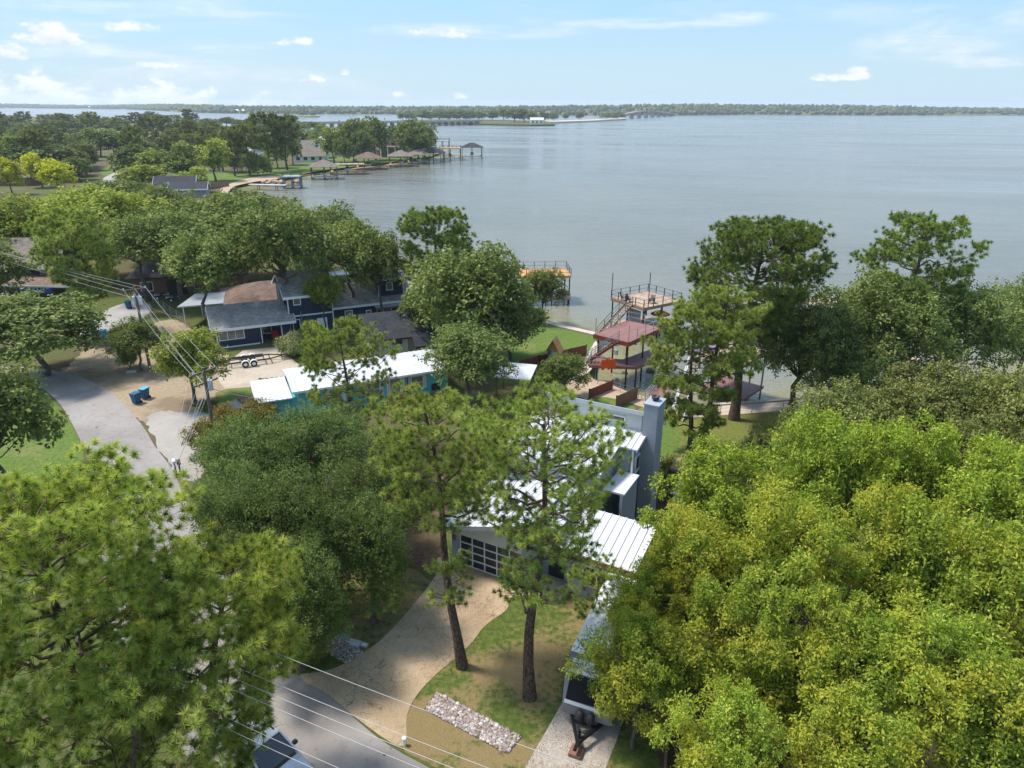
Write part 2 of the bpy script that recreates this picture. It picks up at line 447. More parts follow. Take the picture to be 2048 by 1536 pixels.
M = {}
def make_materials():
    M['bark_pine'] = barkmat('pine_bark', (.125, .085, .06))
    M['bark_oak'] = barkmat('oak_bark', (.14, .125, .105), 4)
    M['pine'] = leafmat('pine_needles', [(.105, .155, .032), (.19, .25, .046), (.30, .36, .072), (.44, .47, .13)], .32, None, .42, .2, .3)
    M['pine_bright'] = leafmat('pine_needles_bright', [(.13, .18, .03), (.235, .30, .045), (.38, .44, .08), (.58, .60, .16)], .34, None, .4, .12, .3)  # yellower, paler needle colour of the brightest pines
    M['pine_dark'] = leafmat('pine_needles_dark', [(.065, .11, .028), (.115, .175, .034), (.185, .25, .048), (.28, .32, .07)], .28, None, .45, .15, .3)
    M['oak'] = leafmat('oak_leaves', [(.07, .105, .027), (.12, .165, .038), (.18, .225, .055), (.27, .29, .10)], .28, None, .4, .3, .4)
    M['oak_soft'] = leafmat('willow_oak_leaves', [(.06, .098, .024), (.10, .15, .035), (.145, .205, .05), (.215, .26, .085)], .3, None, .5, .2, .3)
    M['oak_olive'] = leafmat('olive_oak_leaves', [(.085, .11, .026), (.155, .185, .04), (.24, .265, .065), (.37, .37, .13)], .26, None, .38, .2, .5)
    M['oak_lit'] = leafmat('light_green_leaves', [(.10, .145, .027), (.19, .245, .038), (.29, .33, .055), (.40, .41, .10)], .34, None, .45, .25, .35)  # leaf colour of the light green trees
    M['yellow'] = leafmat('yellowing_leaves', [(.09, .145, .02), (.19, .27, .03), (.32, .395, .05), (.52, .56, .12)], .42, (.46, .43, .055), .48, .14, .35)
    M['green_elm'] = leafmat('green_elm_leaves', [(.085, .135, .018), (.18, .255, .028), (.31, .38, .045), (.48, .51, .085)], .4, None, .48, .18, .35)
    M['lime'] = leafmat('lime_leaves', [(.24, .28, .02), (.40, .42, .03), (.56, .54, .05)], .4, None, .5, .15, .3)
    M['shrub_var'] = leafmat('pale_shrub_leaves', [(0.138, 0.172, 0.057), (0.276, 0.310, 0.127), (0.414, 0.437, 0.230)], .25, None, .5, .1, .3)
    M['shrub_gold'] = leafmat('golden_shrub_leaves', [(0.081, 0.109, 0.023), (0.149, 0.161, 0.034), (0.230, 0.196, 0.040), (0.299, 0.184, 0.046)], .28, (0.253, 0.149, 0.034), .5, .2, .3)
    M['far_leaf'] = leafmat('far_tree_leaves', [(.065, .095, .028), (.105, .14, .036), (.16, .19, .052), (.24, .255, .08)], .25, None, .6, .45, .2)
    M['far_pine'] = leafmat('far_pine_needles', [(.085, .10, .03), (.13, .15, .04), (.18, .20, .055), (.25, .25, .075)], .25, None, .6, .4, .2)
    M['ground'] = grassmat('mixed_ground', (.075, .095, .028), (.115, .13, .04), (.17, .125, .07), .5, .06, (.12, .085, .055), .55)
    M['lawn'] = grassmat('patchy_lawn', (.068, .095, .022), (.115, .145, .032), (.26, .18, .09), .8, .17)
    M['lawn_green'] = grassmat('green_lawn', (.085, .135, .028), (.135, .19, .042), (.19, .19, .065), .45, .2)
    M['lawn_olive'] = grassmat('olive_lawn', (.12, .135, .03), (.17, .175, .045), (.21, .17, .06), .5, .12)
    M['straw'] = grassmat('dry_straw_yard', (.29, .22, .145), (.38, .30, .205), (.21, .155, .10), .5, .14, (.13, .13, .05), .28)
    M['soil'] = grassmat('brown_soil', (.10, .065, .04), (.15, .10, .06), (.09, .085, .035), .45, .3)  # dark brown bare soil with olive patches
    M['asphalt'] = make_asphalt()
    M['stamped'] = concrete('stamped_concrete', (.35, .255, .155), (.50, .385, .245), (.26, .175, .10), .4, 1.3, straw_col=(.10, .05, .028), spots=.5)
    M['pad'] = concrete('pale_concrete_pad', (.36, .315, .26), (.46, .415, .35), (.27, .21, .155), .95, straw_col=(.14, .075, .045))
    M['conc'] = concrete('driveway_concrete', (.38, .31, .235), (.46, .39, .305), (.27, .20, .13), .0)
    M['conc_grey'] = concrete('grey_pavement', (.30, .28, .26), (.38, .355, .33), (.24, .22, .20), .0)
    M['gravel'] = concrete('pale_gravel', (.29, .262, .227), (.36, .33, .29), (.22, .195, .165), .0)
    M['seawall'] = concrete('seawall_concrete', (.46, .37, .29), (.54, .45, .36), (.33, .25, .19), .0)
    M['sand'] = concrete('wet_sand', (.38, .27, .18), (.44, .33, .23), (.24, .17, .12), .0)
    M['water'] = make_water()
    M['white_metal'] = plain('white_metal_roof', (.58, .59, .60), .34, .07, .6, .05, spec=.5, dirt=(.40, .40, .385))
    M['galv'] = plain('galvanised_flashing', (.55, .58, .60), .4, .12, 2, .05, metal=.5)
    M['grey_wall'] = plain('blue_grey_stucco', (.30, .325, .36), .8, .08, 1.2, .25, dirt=(.26, .28, .31))
    M['chim_stain'] = plain('stained_stucco', (.285, .305, .335), .85, .1, 1.2, .25, dirt=(.20, .165, .12))
    M['cream_wall'] = plain('off_white_stucco', (.62, .61, .57), .8, .06, 1.5, .2)
    M['white'] = plain('white_trim_paint', (.76, .76, .75), .5, .05, 3, .05)
    M['offwhite'] = plain('weathered_white', (.66, .65, .62), .6, .1, 2, .1)
    M['glass'] = plain('dark_window_glass', (.022, .026, .03), .06, .1, 1, .0, spec=.8)
    M['glass_grey'] = plain('curtained_glass', (.16, .17, .17), .12, .3, 2, .0, spec=.7)
    M['dark'] = plain('dark_trim', (.03, .028, .027), .6, .15, 3, .1)
    M['black_rubber'] = plain('black_rubber', (.018, .018, .018), .8, .2, 6, .2)
    M['navy'] = siding('navy_board_siding', (.016, .026, .062), .3, 'V')
    M['turq'] = siding('turquoise_siding', (.10, .50, .55), .4, 'V', .35)
    M['beige_bb'] = siding('beige_board_siding', (.52, .47, .38), .3, 'V', .45)
    M['tan_wall'] = plain('tan_brick_wall', (.33, .26, .19), .85, .18, 3, .3)
    M['brick'] = plain('brown_brick_wall', (.19, .10, .065), .85, .25, 5, .4)
    M['brown_wall'] = siding('dark_brown_siding', (.045, .026, .02), .25, 'V')
    M['grey_siding'] = siding('grey_siding', (.22, .23, .235), .25, 'V')
    M['sh_grey'] = shingle('grey_shingles', (.33, .31, .285))
    M['sh_dark'] = shingle('charcoal_shingles', (.052, .053, .06))
    M['sh_brown'] = shingle('brown_shingles', (.19, .13, .10))
    M['sh_tan'] = shingle('tan_shingles', (.21, .175, .145))
    M['red_wood'] = siding('red_stained_boards', (.20, .045, .028), .14, 'V', .7)
    M['brown_fence'] = siding('brown_fence_boards', (.21, .125, .075), .14, 'V', .7)
    M['red_deck'] = siding('red_deck_planks', (.235, .105, .082), .18, 'D', .5, .6)
    M['wood_deck'] = siding('weathered_deck_planks', (.36, .25, .165), .22, 'D', .55, .8, dirt=(.5, .46, .42), var=.3)
    M['orange_deck'] = siding('orange_deck_planks', (.48, .235, .075), .2, 'D', .5, .7)
    M['wood'] = plain('timber', (.27, .17, .10), .8, .25, 3, .3, stretch=(1, 1, .3))
    M['grey_wood'] = plain('weathered_pole_timber', (.15, .115, .09), .85, .25, 4, .4, stretch=(1, 1, .15))
    M['steel'] = plain('dark_steel', (.035, .033, .035), .55, .2, 3, .1, spec=.4)
    M['galv_rail'] = plain('grey_rail_metal', (.40, .42, .44), .45, .1, 3, .05, metal=.4)
    M['alu'] = plain('white_aluminium', (.70, .71, .72), .4, .08, 3, .05)
    M['bin_blue'] = plain('blue_bin_plastic', (.012, .10, .20), .5, .12, 3, .05)
    M['bin_lid'] = plain('light_blue_lid', (.10, .36, .52), .45, .08, 3, .05)
    M['orange'] = plain('orange_towel', (.75, .12, .02), .9, .15, 4, .2)
    M['red_fabric'] = plain('red_fabric', (.42, .03, .035), .8, .1, 4, .1)
    M['blue_tarp'] = plain('blue_tarp', (.02, .07, .55), .6, .15, 2, .1)
    M['silver'] = plain('silver_car_paint', (.56, .58, .60), .25, .04, 1, .0, metal=.15, spec=.6)
    M['rv_white'] = plain('rv_white_roof', (.74, .74, .73), .45, .06, 1, .05, dirt=(.55, .48, .40))
    M['rv_grey'] = plain('rv_grey_cap', (.17, .17, .17), .35, .08, 1, .0)
    M['rv_silver'] = plain('rv_silver_cap', (.58, .59, .60), .3, .05, 1, .0)
    M['rv_black'] = plain('rv_black_gloss', (.012, .012, .013), .5, .1, 1, .0, spec=.12)
    M['cable'] = plain('pale_cable', (.42, .40, .38), .5, .05, 2, .0)
    M['trans'] = plain('transformer_grey', (.50, .52, .53), .5, .08, 2, .05)
    M['pebble'] = plain('river_stones', (.46, .39, .34), .75, .5, 2.2, .2)
    M['stone'] = plain('dark_riprap', (.11, .11, .12), .8, .4, 2, .3)
    M['purple'] = plain('purple_plastic', (.35, .16, .42), .6, .1, 3, .05)
    M['terracotta'] = plain('terracotta', (.22, .10, .07), .8, .15, 3, .1)
    M['shrub_tuft'] = M['oak_lit']
make_materials()
# ------------------------------------------------------------------ land and water
WATER_Z = -0.9
rng0 = np.random.default_rng(7)

def catmull(pts, k=6, closed=True):
    n = len(pts); out = []
    for i in range(n if closed else n - 1):
        p = [pts[(i + j - 1) % n] if closed else pts[min(max(i + j - 1, 0), n - 1)] for j in range(4)]
        for s in range(k):
            t = s / k
            out.append(tuple(0.5 * ((2 * p[1][c]) + (-p[0][c] + p[2][c]) * t + (2 * p[0][c] - 5 * p[1][c] + 4 * p[2][c] - p[3][c]) * t * t
                                    + (-p[0][c] + 3 * p[1][c] - 3 * p[2][c] + p[3][c]) * t ** 3) for c in (0, 1)))
    if not closed: out.append(tuple(pts[-1][:2]))
    return out

def poly_mesh(name, pts, z, depth=0.0):
    P = [Vector((p[0], p[1], z)) for p in pts]
    tr = tessellate_polygon([P])
    area = sum(P[i].x * P[(i + 1) % len(P)].y - P[(i + 1) % len(P)].x * P[i].y for i in range(len(P)))
    V = list(P); Fc = []
    for a in tr:
        n = (P[a[1]] - P[a[0]]).cross(P[a[2]] - P[a[0]])
        Fc.append(tuple(a) if n.z > 0 else (a[0], a[2], a[1]))
    if depth:
        m = len(P); V += [p - Vector((0, 0, depth)) for p in P]
        for i in range(m):
            j = (i + 1) % m
            Fc.append((j, i, i + m, j + m) if area > 0 else (i, j, j + m, i + m))
    me = bpy.data.meshes.new(name); me.from_pydata(V, [], Fc); me.update()
    return me

def patch(name, px, z, mat, smooth=5, jit=0.0, world=False, **kw):
    pts = [tuple(p) for p in px] if world else [tuple(G(u, v)[:2]) for u, v in px]
    if smooth: pts = catmull(pts, smooth)
    if jit:
        r = random.Random(len(name) * 31 + len(pts))
        pts = [(x + r.gauss(0, jit), y + r.gauss(0, jit)) for x, y in pts]
    kw.setdefault('kind', 'structure')
    return link(name, poly_mesh(name, pts, z), None, mat=mat, **kw)

SHORE_PX = [(2700, 690), (2048, 742), (1850, 770), (1700, 789), (1560, 804), (1440, 812), (1350, 817), (1318, 806), (1285, 793), (1240, 778), (1212, 768),
            (1190, 758), (1178, 748), (1181, 735), (1192, 705), (1197, 676), (1190, 671), (1130, 657), (1075, 643), (1000, 622), (900, 598), (820, 578),
            (760, 556), (690, 528), (640, 500), (590, 468), (560, 440), (520, 415), (480, 400), (448, 393), (455, 380), (480, 368), (515, 362), (560, 357), (600, 347),
            (640, 339), (700, 333), (760, 326), (820, 320), (860, 313), (884, 304), (880, 296), (850, 291), (780, 285), (600, 262), (300, 243), (0, 230)]
shore = [tuple(G(u, v)[:2]) for u, v in SHORE_PX]
land_pts = shore + [(-2600, 1500), (-2600, -300), (500, -300)]
link('ground', poly_mesh('ground', land_pts, 0.0, 3.0), mat=M['ground'], kind='structure')

def water_mesh():
    ys = np.concatenate([[-400, 0, 30], np.arange(48, 130, 2.5), np.arange(132, 420, 7), np.geomspace(430, 9000, 26)])
    xs = np.concatenate([-np.geomspace(9000, 150, 22), np.arange(-142, 62, 4), np.geomspace(70, 9000, 22)])
    X, Y = np.meshgrid(xs, ys)
    P = np.stack([X.ravel(), Y.ravel()], 1)
    S = np.array(shore); A, B = S[:-1], S[1:]
    d = np.full(len(P), 1e9)
    for a, b in zip(A, B):
        ab = b - a; t = np.clip(((P - a) @ ab) / (ab @ ab), 0, 1)
        d = np.minimum(d, np.linalg.norm(P - (a + t[:, None] * ab), axis=1))
    r = 6.0 + P[:, 1] * .035
    sh = np.exp(-d / r) * 1.05
    nx, ny = len(xs), len(ys)
    i = np.arange(nx - 1)[None, :] + nx * np.arange(ny - 1)[:, None]; i = i.ravel()
    q = np.stack([i, i + 1, i + nx + 1, i + nx], 1)
    V = np.column_stack([P, np.full(len(P), WATER_Z)])
    return mesh_np('lake', V, quads=q, rnd=sh)
link('lake', water_mesh(), mat=M['water'], kind='structure')

# roads, yards, paths: sheets a few millimetres apart
ZR = .012
patch('dirt_yard', [(60, 735), (125, 742), (170, 700), (230, 690), (330, 640), (380, 655), (440, 690), (470, 735), (560, 770), (500, 800), (440, 830), (430, 850),
                    (330, 850), (280, 840), (215, 790), (130, 760)], .004, M['straw'], 10, .16)
patch('asphalt_road', [(2300, 2060), (1700, 1900), (1250, 1740), (1040, 1640), (880, 1548), (760, 1479), (654, 1388), (597, 1352), (540, 1290), (440, 1130), (380, 1020), (345, 940), (310, 893), (280, 845), (220, 784), (165, 755),
                       (125, 745), (60, 735), (-60, 735), (-60, 768), (50, 760), (95, 785), (127, 818), (165, 890), (190, 960), (200, 1060), (220, 1250), (300, 1420), (420, 1560), (600, 1720), (900, 1920), (1400, 2160), (2100, 2400)], ZR, M['asphalt'], 5)
patch('pale_gravel_lot', [(296, 838), (330, 822), (430, 826), (470, 800), (540, 790), (520, 830), (440, 900), (395, 960), (352, 945), (318, 893)], .02, M['gravel'], 9, .11)
patch('grey_turnaround', [(150, 655), (200, 625), (255, 605), (300, 608), (292, 632), (240, 650), (205, 668), (170, 672)], .008, M['conc_grey'], 5)
patch('concrete_slab', [(455, 725), (486, 701), (552, 694), (596, 728), (640, 760), (590, 768), (450, 778), (436, 760)], .016, M['conc'], 0)
patch('slab_verge', [(440, 782), (560, 765), (570, 785), (470, 800), (440, 806)], .010, M['lawn_green'], 5, .08)
patch('street_lawn', [(60, 775), (118, 812), (158, 880), (165, 930), (120, 1000), (-100, 1000), (-100, 800)], .006, M['lawn_green'], 5)
patch('front_lawn', [(804, 1494), (814, 1431), (833, 1392), (872, 1349), (935, 1295), (970, 1252), (1013, 1218), (1030, 1193), (1100, 1195), (1180, 1205), (1290, 1180), (1380, 1180), (1345, 1300), (1325, 1700), (1150, 1700),
                     (960, 1600), (860, 1530)], .004, M['lawn'], 9, .035)
patch('side_lawn', [(597, 1353), (640, 1342), (689, 1328), (751, 1289), (794, 1248), (841, 1193), (860, 1160), (780, 1130), (660, 1180), (590, 1250), (560, 1310)], .004, M['lawn'], 9, .035)
patch('stamped_driveway', [(597, 1353), (645, 1343), (689, 1328), (751, 1289), (794, 1248), (841, 1193), (872, 1150), (890, 1112), (1060, 1150), (1150, 1165), (1130, 1188), (1029, 1193), (1013, 1220),
                           (970, 1252), (935, 1295), (872, 1349), (833, 1392), (814, 1431), (804, 1494), (716, 1439), (654, 1388)], .02, M['stamped'], 4)
patch('trailer_pad', [(1030, 1570), (1128, 1400), (1215, 1200), (1300, 1195), (1288, 1300), (1236, 1474), (1190, 1590)], .016, M['pad'], 0)
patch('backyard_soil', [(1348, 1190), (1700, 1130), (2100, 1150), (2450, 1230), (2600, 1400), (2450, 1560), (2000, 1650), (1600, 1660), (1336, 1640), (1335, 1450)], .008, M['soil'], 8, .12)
patch('shady_soil', [(380, 1010), (520, 900), (860, 900), (880, 1120), (780, 1130), (660, 1180), (590, 1250), (545, 1290), (440, 1125)], .006, M['soil'], 4)  # bare soil under the central oaks
patch('lake_lawn', [(830, 580), (1000, 624), (1073, 644), (1130, 659), (1188, 673), (1188, 700), (1165, 745), (1080, 760), (1000, 770), (900, 690), (800, 640)], .004, M['lawn_green'], 0)
patch('sand_beach', [(1150, 752), (1190, 757), (1240, 777), (1290, 794), (1335, 812), (1320, 835), (1290, 815), (1220, 800), (1170, 800), (1130, 770)], .014, M['sand'], 4, .06)
patch('fenced_lawn', [(1168, 802), (1215, 795), (1270, 815), (1250, 860), (1180, 850)], .020, M['lawn_green'], 3)
patch('house_lawn', [(1255, 850), (1290, 812), (1345, 822), (1360, 900), (1330, 960), (1250, 960)], .008, M['lawn_green'], 3)
patch('olive_lawn', [(1345, 830), (1600, 806), (1720, 792), (2048, 748), (2300, 760), (2300, 1000), (1500, 930), (1345, 960)], .006, M['lawn_olive'], 0)
patch('shore_path', [(1350, 817), (1440, 812), (1560, 804), (1700, 789), (1702, 805), (1565, 822), (1440, 831), (1350, 838)], .018, M['seawall'], 0)
patch('path_to_dock', [(1192, 682), (1196, 705), (1182, 740), (1165, 752), (1145, 765), (1130, 762), (1160, 738), (1180, 700)], .016, M['seawall'], 3)
patch('peninsula_lawn', [(560, 358), (640, 341), (700, 334), (860, 314), (880, 303), (700, 312), (640, 318), (600, 326), (560, 340)], .01, M['lawn_green'], 0)
patch('cove_lawn', [(330, 372), (450, 374), (520, 360), (560, 352), (555, 340), (480, 345), (340, 352)], .014, M['lawn_green'], 4)
patch('cove_beach', [(452, 389), (470, 372), (520, 362), (560, 357), (540, 350), (490, 358), (455, 370), (440, 380)], .02, M['sand'], 3)
patch('far_street', [(205, 358), (230, 345), (255, 338), (262, 342), (240, 352), (222, 365)], .016, M['conc_grey'], 3)
patch('street_verge', [(200, 345), (232, 325), (250, 330), (225, 350)], .012, M['lawn_green'], 3)
patch('lawn_by_navy_house', [(770, 640), (830, 590), (1000, 625), (900, 700), (800, 660)], .008, M['lawn_green'], 0)

# concrete seawall along the water's edge
def seawall(px, label, w=.55, top=.12):
    pts = [G(u, v) for u, v in px]
    rings = []
    for i, p in enumerate(pts):
        d = (pts[min(i + 1, len(pts) - 1)] - pts[max(i - 1, 0)]).normalized(); n = Vector((-d.y, d.x, 0))
        rings.append([p - n * w + Vector((0, 0, top)), p + n * .08 + Vector((0, 0, top)), p + n * .08 + Vector((0, 0, -2)), p - n * w + Vector((0, 0, -2))])
    b = MB(); b.loft(rings)
    b.build('seawall', M['seawall'], label=label, cat='seawall')
seawall([(1000, 622), (1075, 643), (1130, 657), (1190, 671)][::-1], 'pale concrete seawall along the bright green lake lawn', .9)
seawall([(1700, 789), (1560, 804), (1440, 812), (1350, 817)][::-1], 'low concrete seawall below the tall lakeside pine', -.5)

# loose stones in the two rock beds: one mass each
def rock_bed(name, px, n, size, label, seed):
    r = np.random.default_rng(seed)
    P = [G(u, v) for u, v in px]
    def inside(x, y):
        c = False
        for i in range(len(P)):
            a, b = P[i], P[i - 1]
            if (a.y > y) != (b.y > y) and x < (b.x - a.x) * (y - a.y) / (b.y - a.y) + a.x: c = not c
        return c
    xs = [p.x for p in P]; ys = [p.y for p in P]
    bmi = bmesh.new(); bmesh.ops.create_icosphere(bmi, subdivisions=1, radius=1.0)
    bmi.verts.ensure_lookup_table()
    bv = np.array([v.co[:] for v in bmi.verts]); bf = np.array([[v.index for v in f.verts] for f in bmi.faces]); bmi.free()
    V, T, R = [], [], []
    k = 0
    while k < n:
        x, y = r.uniform(min(xs), max(xs)), r.uniform(min(ys), max(ys))
        if not inside(x, y): continue
        s = size * r.lognormal(0, .35)
        sc = np.array([r.uniform(.7, 1.3), r.uniform(.7, 1.3), r.uniform(.45, .7)]) * s
        a = r.uniform(0, 6.3); ca, sa = math.cos(a), math.sin(a)
        q = bv * sc * r.uniform(.85, 1.15, (len(bv), 1))
        q = np.column_stack([q[:, 0] * ca - q[:, 1] * sa + x, q[:, 0] * sa + q[:, 1] * ca + y, q[:, 2] + sc[2] * .3 + r.uniform(0, .05)])
        T.append(bf + k * len(bv)); V.append(q); R.append(np.full(len(bv), r.uniform())); k += 1
    me = mesh_np(name, np.concatenate(V), tris=np.concatenate(T), rnd=np.concatenate(R))
    link(name, me, mat=stone_mat, label=label, cat='stones', kind='stuff')

def make_stone_mat():
    m, t = new_mat('river_stone')
    at = t.n('ShaderNodeAttribute', out=2, attribute_name='rnd')
    c = t.ramp(at, [(0, (.16, .11, .085)), (.25, (.32, .24, .20)), (.5, (.26, .21, .19)), (.75, (.42, .35, .30)), (1, (.55, .50, .45))])
    return finish(m, t, c, .75, None)
stone_mat = make_stone_mat()
patch('rock_bed_soil', [(872, 1384), (848, 1420), (1015, 1509), (1044, 1474)], .024, M['soil'], 0)
rock_bed('rock_bed', [(874, 1386), (851, 1420), (1015, 1507), (1042, 1474)], 3600, .052, 'rectangular bed of pale river stones in the front lawn', 3)
rock_bed('rock_bed', [(634, 1287), (680, 1265), (728, 1306), (690, 1330)], 900, .05, 'bed of river stones beside the stamped driveway under the oak', 4)

# far shore: low wooded hills beyond the lake
def far_shore():
    line = [(-700, 213), (-300, 214.5), (0, 216), (120, 217), (260, 219), (420, 226), (560, 228), (740, 229), (900, 229), (1100, 231), (1230, 231), (1330, 231.5), (1500, 230), (1700, 231), (2048, 231), (2500, 234), (3100, 238)]
    A = []
    for u, v in line:
        p = G(u, v, WATER_Z); A.append((p.x, p.y))
    A = catmull(A, 6, False)
    V, Q = [], []
    rows = [(0, .2), (40, 3), (160, 8), (420, 13), (900, 17), (2600, 20)]
    for x, y in A:
        L_ = math.hypot(x, y)
        for d, z in rows:
            k = (L_ + d) / L_
            w = 1 + .55 * math.sin(x * .0021) * math.sin(x * .00083 + 1)
            V.append((x * k, y * k, z * w if d else WATER_Z + .5))
    m = len(rows)
    for i in range(len(A) - 1):
        for j in range(m - 1):
            a = i * m + j
            Q.append((a, a + m, a + m + 1, a + 1))
    link('far_hills', mesh_np('far_hills', V, quads=Q), mat=M['ground'], kind='structure')
    return A
far_line = far_shore()
# ------------------------------------------------------------------ foliage
def nrm(a): return a / np.maximum(np.linalg.norm(a, axis=-1, keepdims=True), 1e-9)

def tube_np(path, radii, sides):
    path = np.asarray(path, float); n = len(path)
    d = np.gradient(path, axis=0); d = nrm(d)
    ref = np.where(np.abs(d[:, 2:3]) > .9, [[1., 0, 0]], [[0, 0, 1.]])
    x = nrm(np.cross(d, ref)); y = np.cross(x, d)
    a = np.linspace(0, 2 * np.pi, sides, endpoint=False)
    ring = np.cos(a)[None, :, None] * x[:, None, :] + np.sin(a)[None, :, None] * y[:, None, :]
    V = path[:, None, :] + ring * np.asarray(radii)[:, None, None]
    i = np.arange(sides); q = []
    for k in range(n - 1):
        q.append(np.stack([k * sides + i, k * sides + (i + 1) % sides, (k + 1) * sides + (i + 1) % sides, (k + 1) * sides + i], 1))
    return V.reshape(-1, 3), np.concatenate(q)

class Tubes:
    def __init__(s): s.V = []; s.Q = []; s.n = 0
    def add(s, path, radii, sides=5):
        v, q = tube_np(path, radii, sides); s.V.append(v); s.Q.append(q + s.n); s.n += len(v)
    def mesh(s, name): return mesh_np(name, np.concatenate(s.V), quads=np.concatenate(s.Q), smooth=True)

def bend(a, b, sag, k, r, wob=.0):
    """path from a to b, bulging by sag upward (or down) with wobble"""
    a, b = np.asarray(a, float), np.asarray(b, float)
    t = np.linspace(0, 1, k)[:, None]
    p = a + (b - a) * t
    p[:, 2] += sag * (4 * t * (1 - t))[:, 0]
    if wob: p[1:-1] += r.normal(0, wob, (k - 2, 3))
    return p

def tufts(P, A, r, K, length, width):
    """pine-needle tufts: one sliver per needle, fanning round axis A"""
    n = len(P)
    A = nrm(A)
    h = nrm(np.cross(A, nrm(r.normal(size=(n, 3)))))
    g = np.cross(A, h)
    th = np.arccos(1 - r.uniform(0.02, 1.25, (n, K)))
    ph = r.uniform(0, 2 * np.pi, (n, K))
    D = A[:, None] * np.cos(th)[..., None] + (h[:, None] * np.cos(ph)[..., None] + g[:, None] * np.sin(ph)[..., None]) * np.sin(th)[..., None]
    D[..., 2] -= .12 * np.sin(th) ** 2
    ln = length * r.uniform(.75, 1.1, (n, K)) * r.uniform(.75, 1.2, (n, 1))
    S = nrm(np.cross(D, nrm(r.normal(size=(n, K, 3))))) * width / 2
    p0 = P[:, None] + A[:, None] * r.uniform(-.35, .25, (n, K))[..., None] * length
    V = np.stack([p0 + S, p0 - S, p0 + D * ln[..., None]], 2).reshape(-1, 3)
    T = np.arange(n * K * 3).reshape(-1, 3)
    rn = np.clip(r.normal(.5, .2, (n, 1)) + r.normal(0, .1, (n, K)), 0, 1).reshape(-1, 1) + np.array([[-.2, -.2, .22]])  # needle bases darker, tips brighter: plant colour, with slight shading painted in
    return V, T, None, np.clip(rn, 0, 1).ravel()

def pine(name, seed, h, r_c, base=.42, limbs=26, per=26, K=26, nl=.26, nw=.028, trunk_r=.24, lean=(0, 0), flat=.5, droop=.0, top_round=.5, low_limbs=0, sparse=1.0, twigs=True, gap=0.0):
    """returns trunk, branches, crown meshes of one pine, base at the origin"""
    r = np.random.default_rng(seed)
    k = 9; t = np.linspace(0, 1, k)
    tr = np.column_stack([lean[0] * t ** 1.3 + .012 * h * np.sin(t * 7 + seed), lean[1] * t ** 1.3 + .012 * h * np.sin(t * 6 + seed * 2), h * .97 * t])
    tr[0, 2] = -.3
    rr = trunk_r * (1 - .78 * t) * (1 + .35 * np.exp(-t * 22))
    TT = Tubes(); TT.add(tr, rr, 10)
    BB = Tubes()
    TP, TA = [], []
    def on_trunk(s):
        return np.array([np.interp(s, t, tr[:, c]) for c in range(3)])
    specs = []
    for i in range(limbs):
        s = base + (1 - base) * ((i + .5) / limbs) ** .9
        u = (s - base) / (1 - base)
        prof = math.sqrt(max(0.05, 1 - ((u - .38) / .66) ** 2)) if u > .38 else .62 + .38 * (u / .38)
        specs.append((s, i * 2.399 + r.normal(0, .3), r_c * prof * r.uniform(.75, 1.12), u))
    for i in range(low_limbs):
        specs.append((base * r.uniform(.5, .95), r.uniform(0, 6.28), r_c * r.uniform(.35, .75), 0.0))
    for s, az, L, u in specs:
        o = on_trunk(s)
        rise = L * (.12 + .75 * u ** 1.5) - droop * L * (1 - u)
        rise = min(rise, (h * 1.0 - o[2]) * .9 + .15)
        e = o + np.array([math.cos(az) * L, math.sin(az) * L, rise])
        p = bend(o, e, -.10 * L * (1 - u), 6, r, .045 * L)
        br = max(.018, trunk_r * (.32 - .2 * u))
        BB.add(p, np.linspace(br, br * .3, 6), 5)
        m = max(5, int(per * sparse * (L / r_c) * r.uniform(.75, 1.25)))
        f = np.clip(1 - r.uniform(0, .62, m) ** 1.3, .25, 1)
        bp = np.column_stack([np.interp(f, np.linspace(0, 1, 6), p[:, c]) for c in range(3)])
        side = np.array([-math.sin(az), math.cos(az), 0]); out = np.array([math.cos(az), math.sin(az), 0])
        sp = (.18 + .34 * np.sin(np.pi * np.clip(f * .85, 0, 1))) * L * .95
        off = side * (r.uniform(-1, 1, (m, 1)) * sp[:, None]) + out * r.uniform(-.1, .25, (m, 1)) * L * .5
        off[:, 2] += r.uniform(-.25, 1.0, m) * flat * .42 * L
        tp = bp + off
        if gap:
            keep = []
            for q in range(m):
                if all(np.sum((tp[q] - tp[j]) ** 2) > gap * gap for j in keep): keep.append(q)
            bp, tp, off = bp[keep], tp[keep], off[keep]; m = len(keep)
        TP.append(tp); TA.append(out * .55 + nrm(off + 1e-4) * .6 + np.array([0, 0, .75]) + r.normal(0, .28, (m, 3)))
        if twigs:
            for a_, b_ in list(zip(bp, tp))[:: 1 if m < 40 else 2]:
                BB.add(bend(a_, b_, -.05 * L, 3, r), [br * .22, br * .16, .006], 3)
    P = np.concatenate(TP); A = np.concatenate(TA)
    V, T, Q, rn = tufts(P, A, r, K, nl, nw)
    me = mesh_np(name + '_crown', V, tris=T, quads=Q, rnd=rn)
    return TT.mesh(name + '_trunk'), BB.mesh(name + '_branches'), me

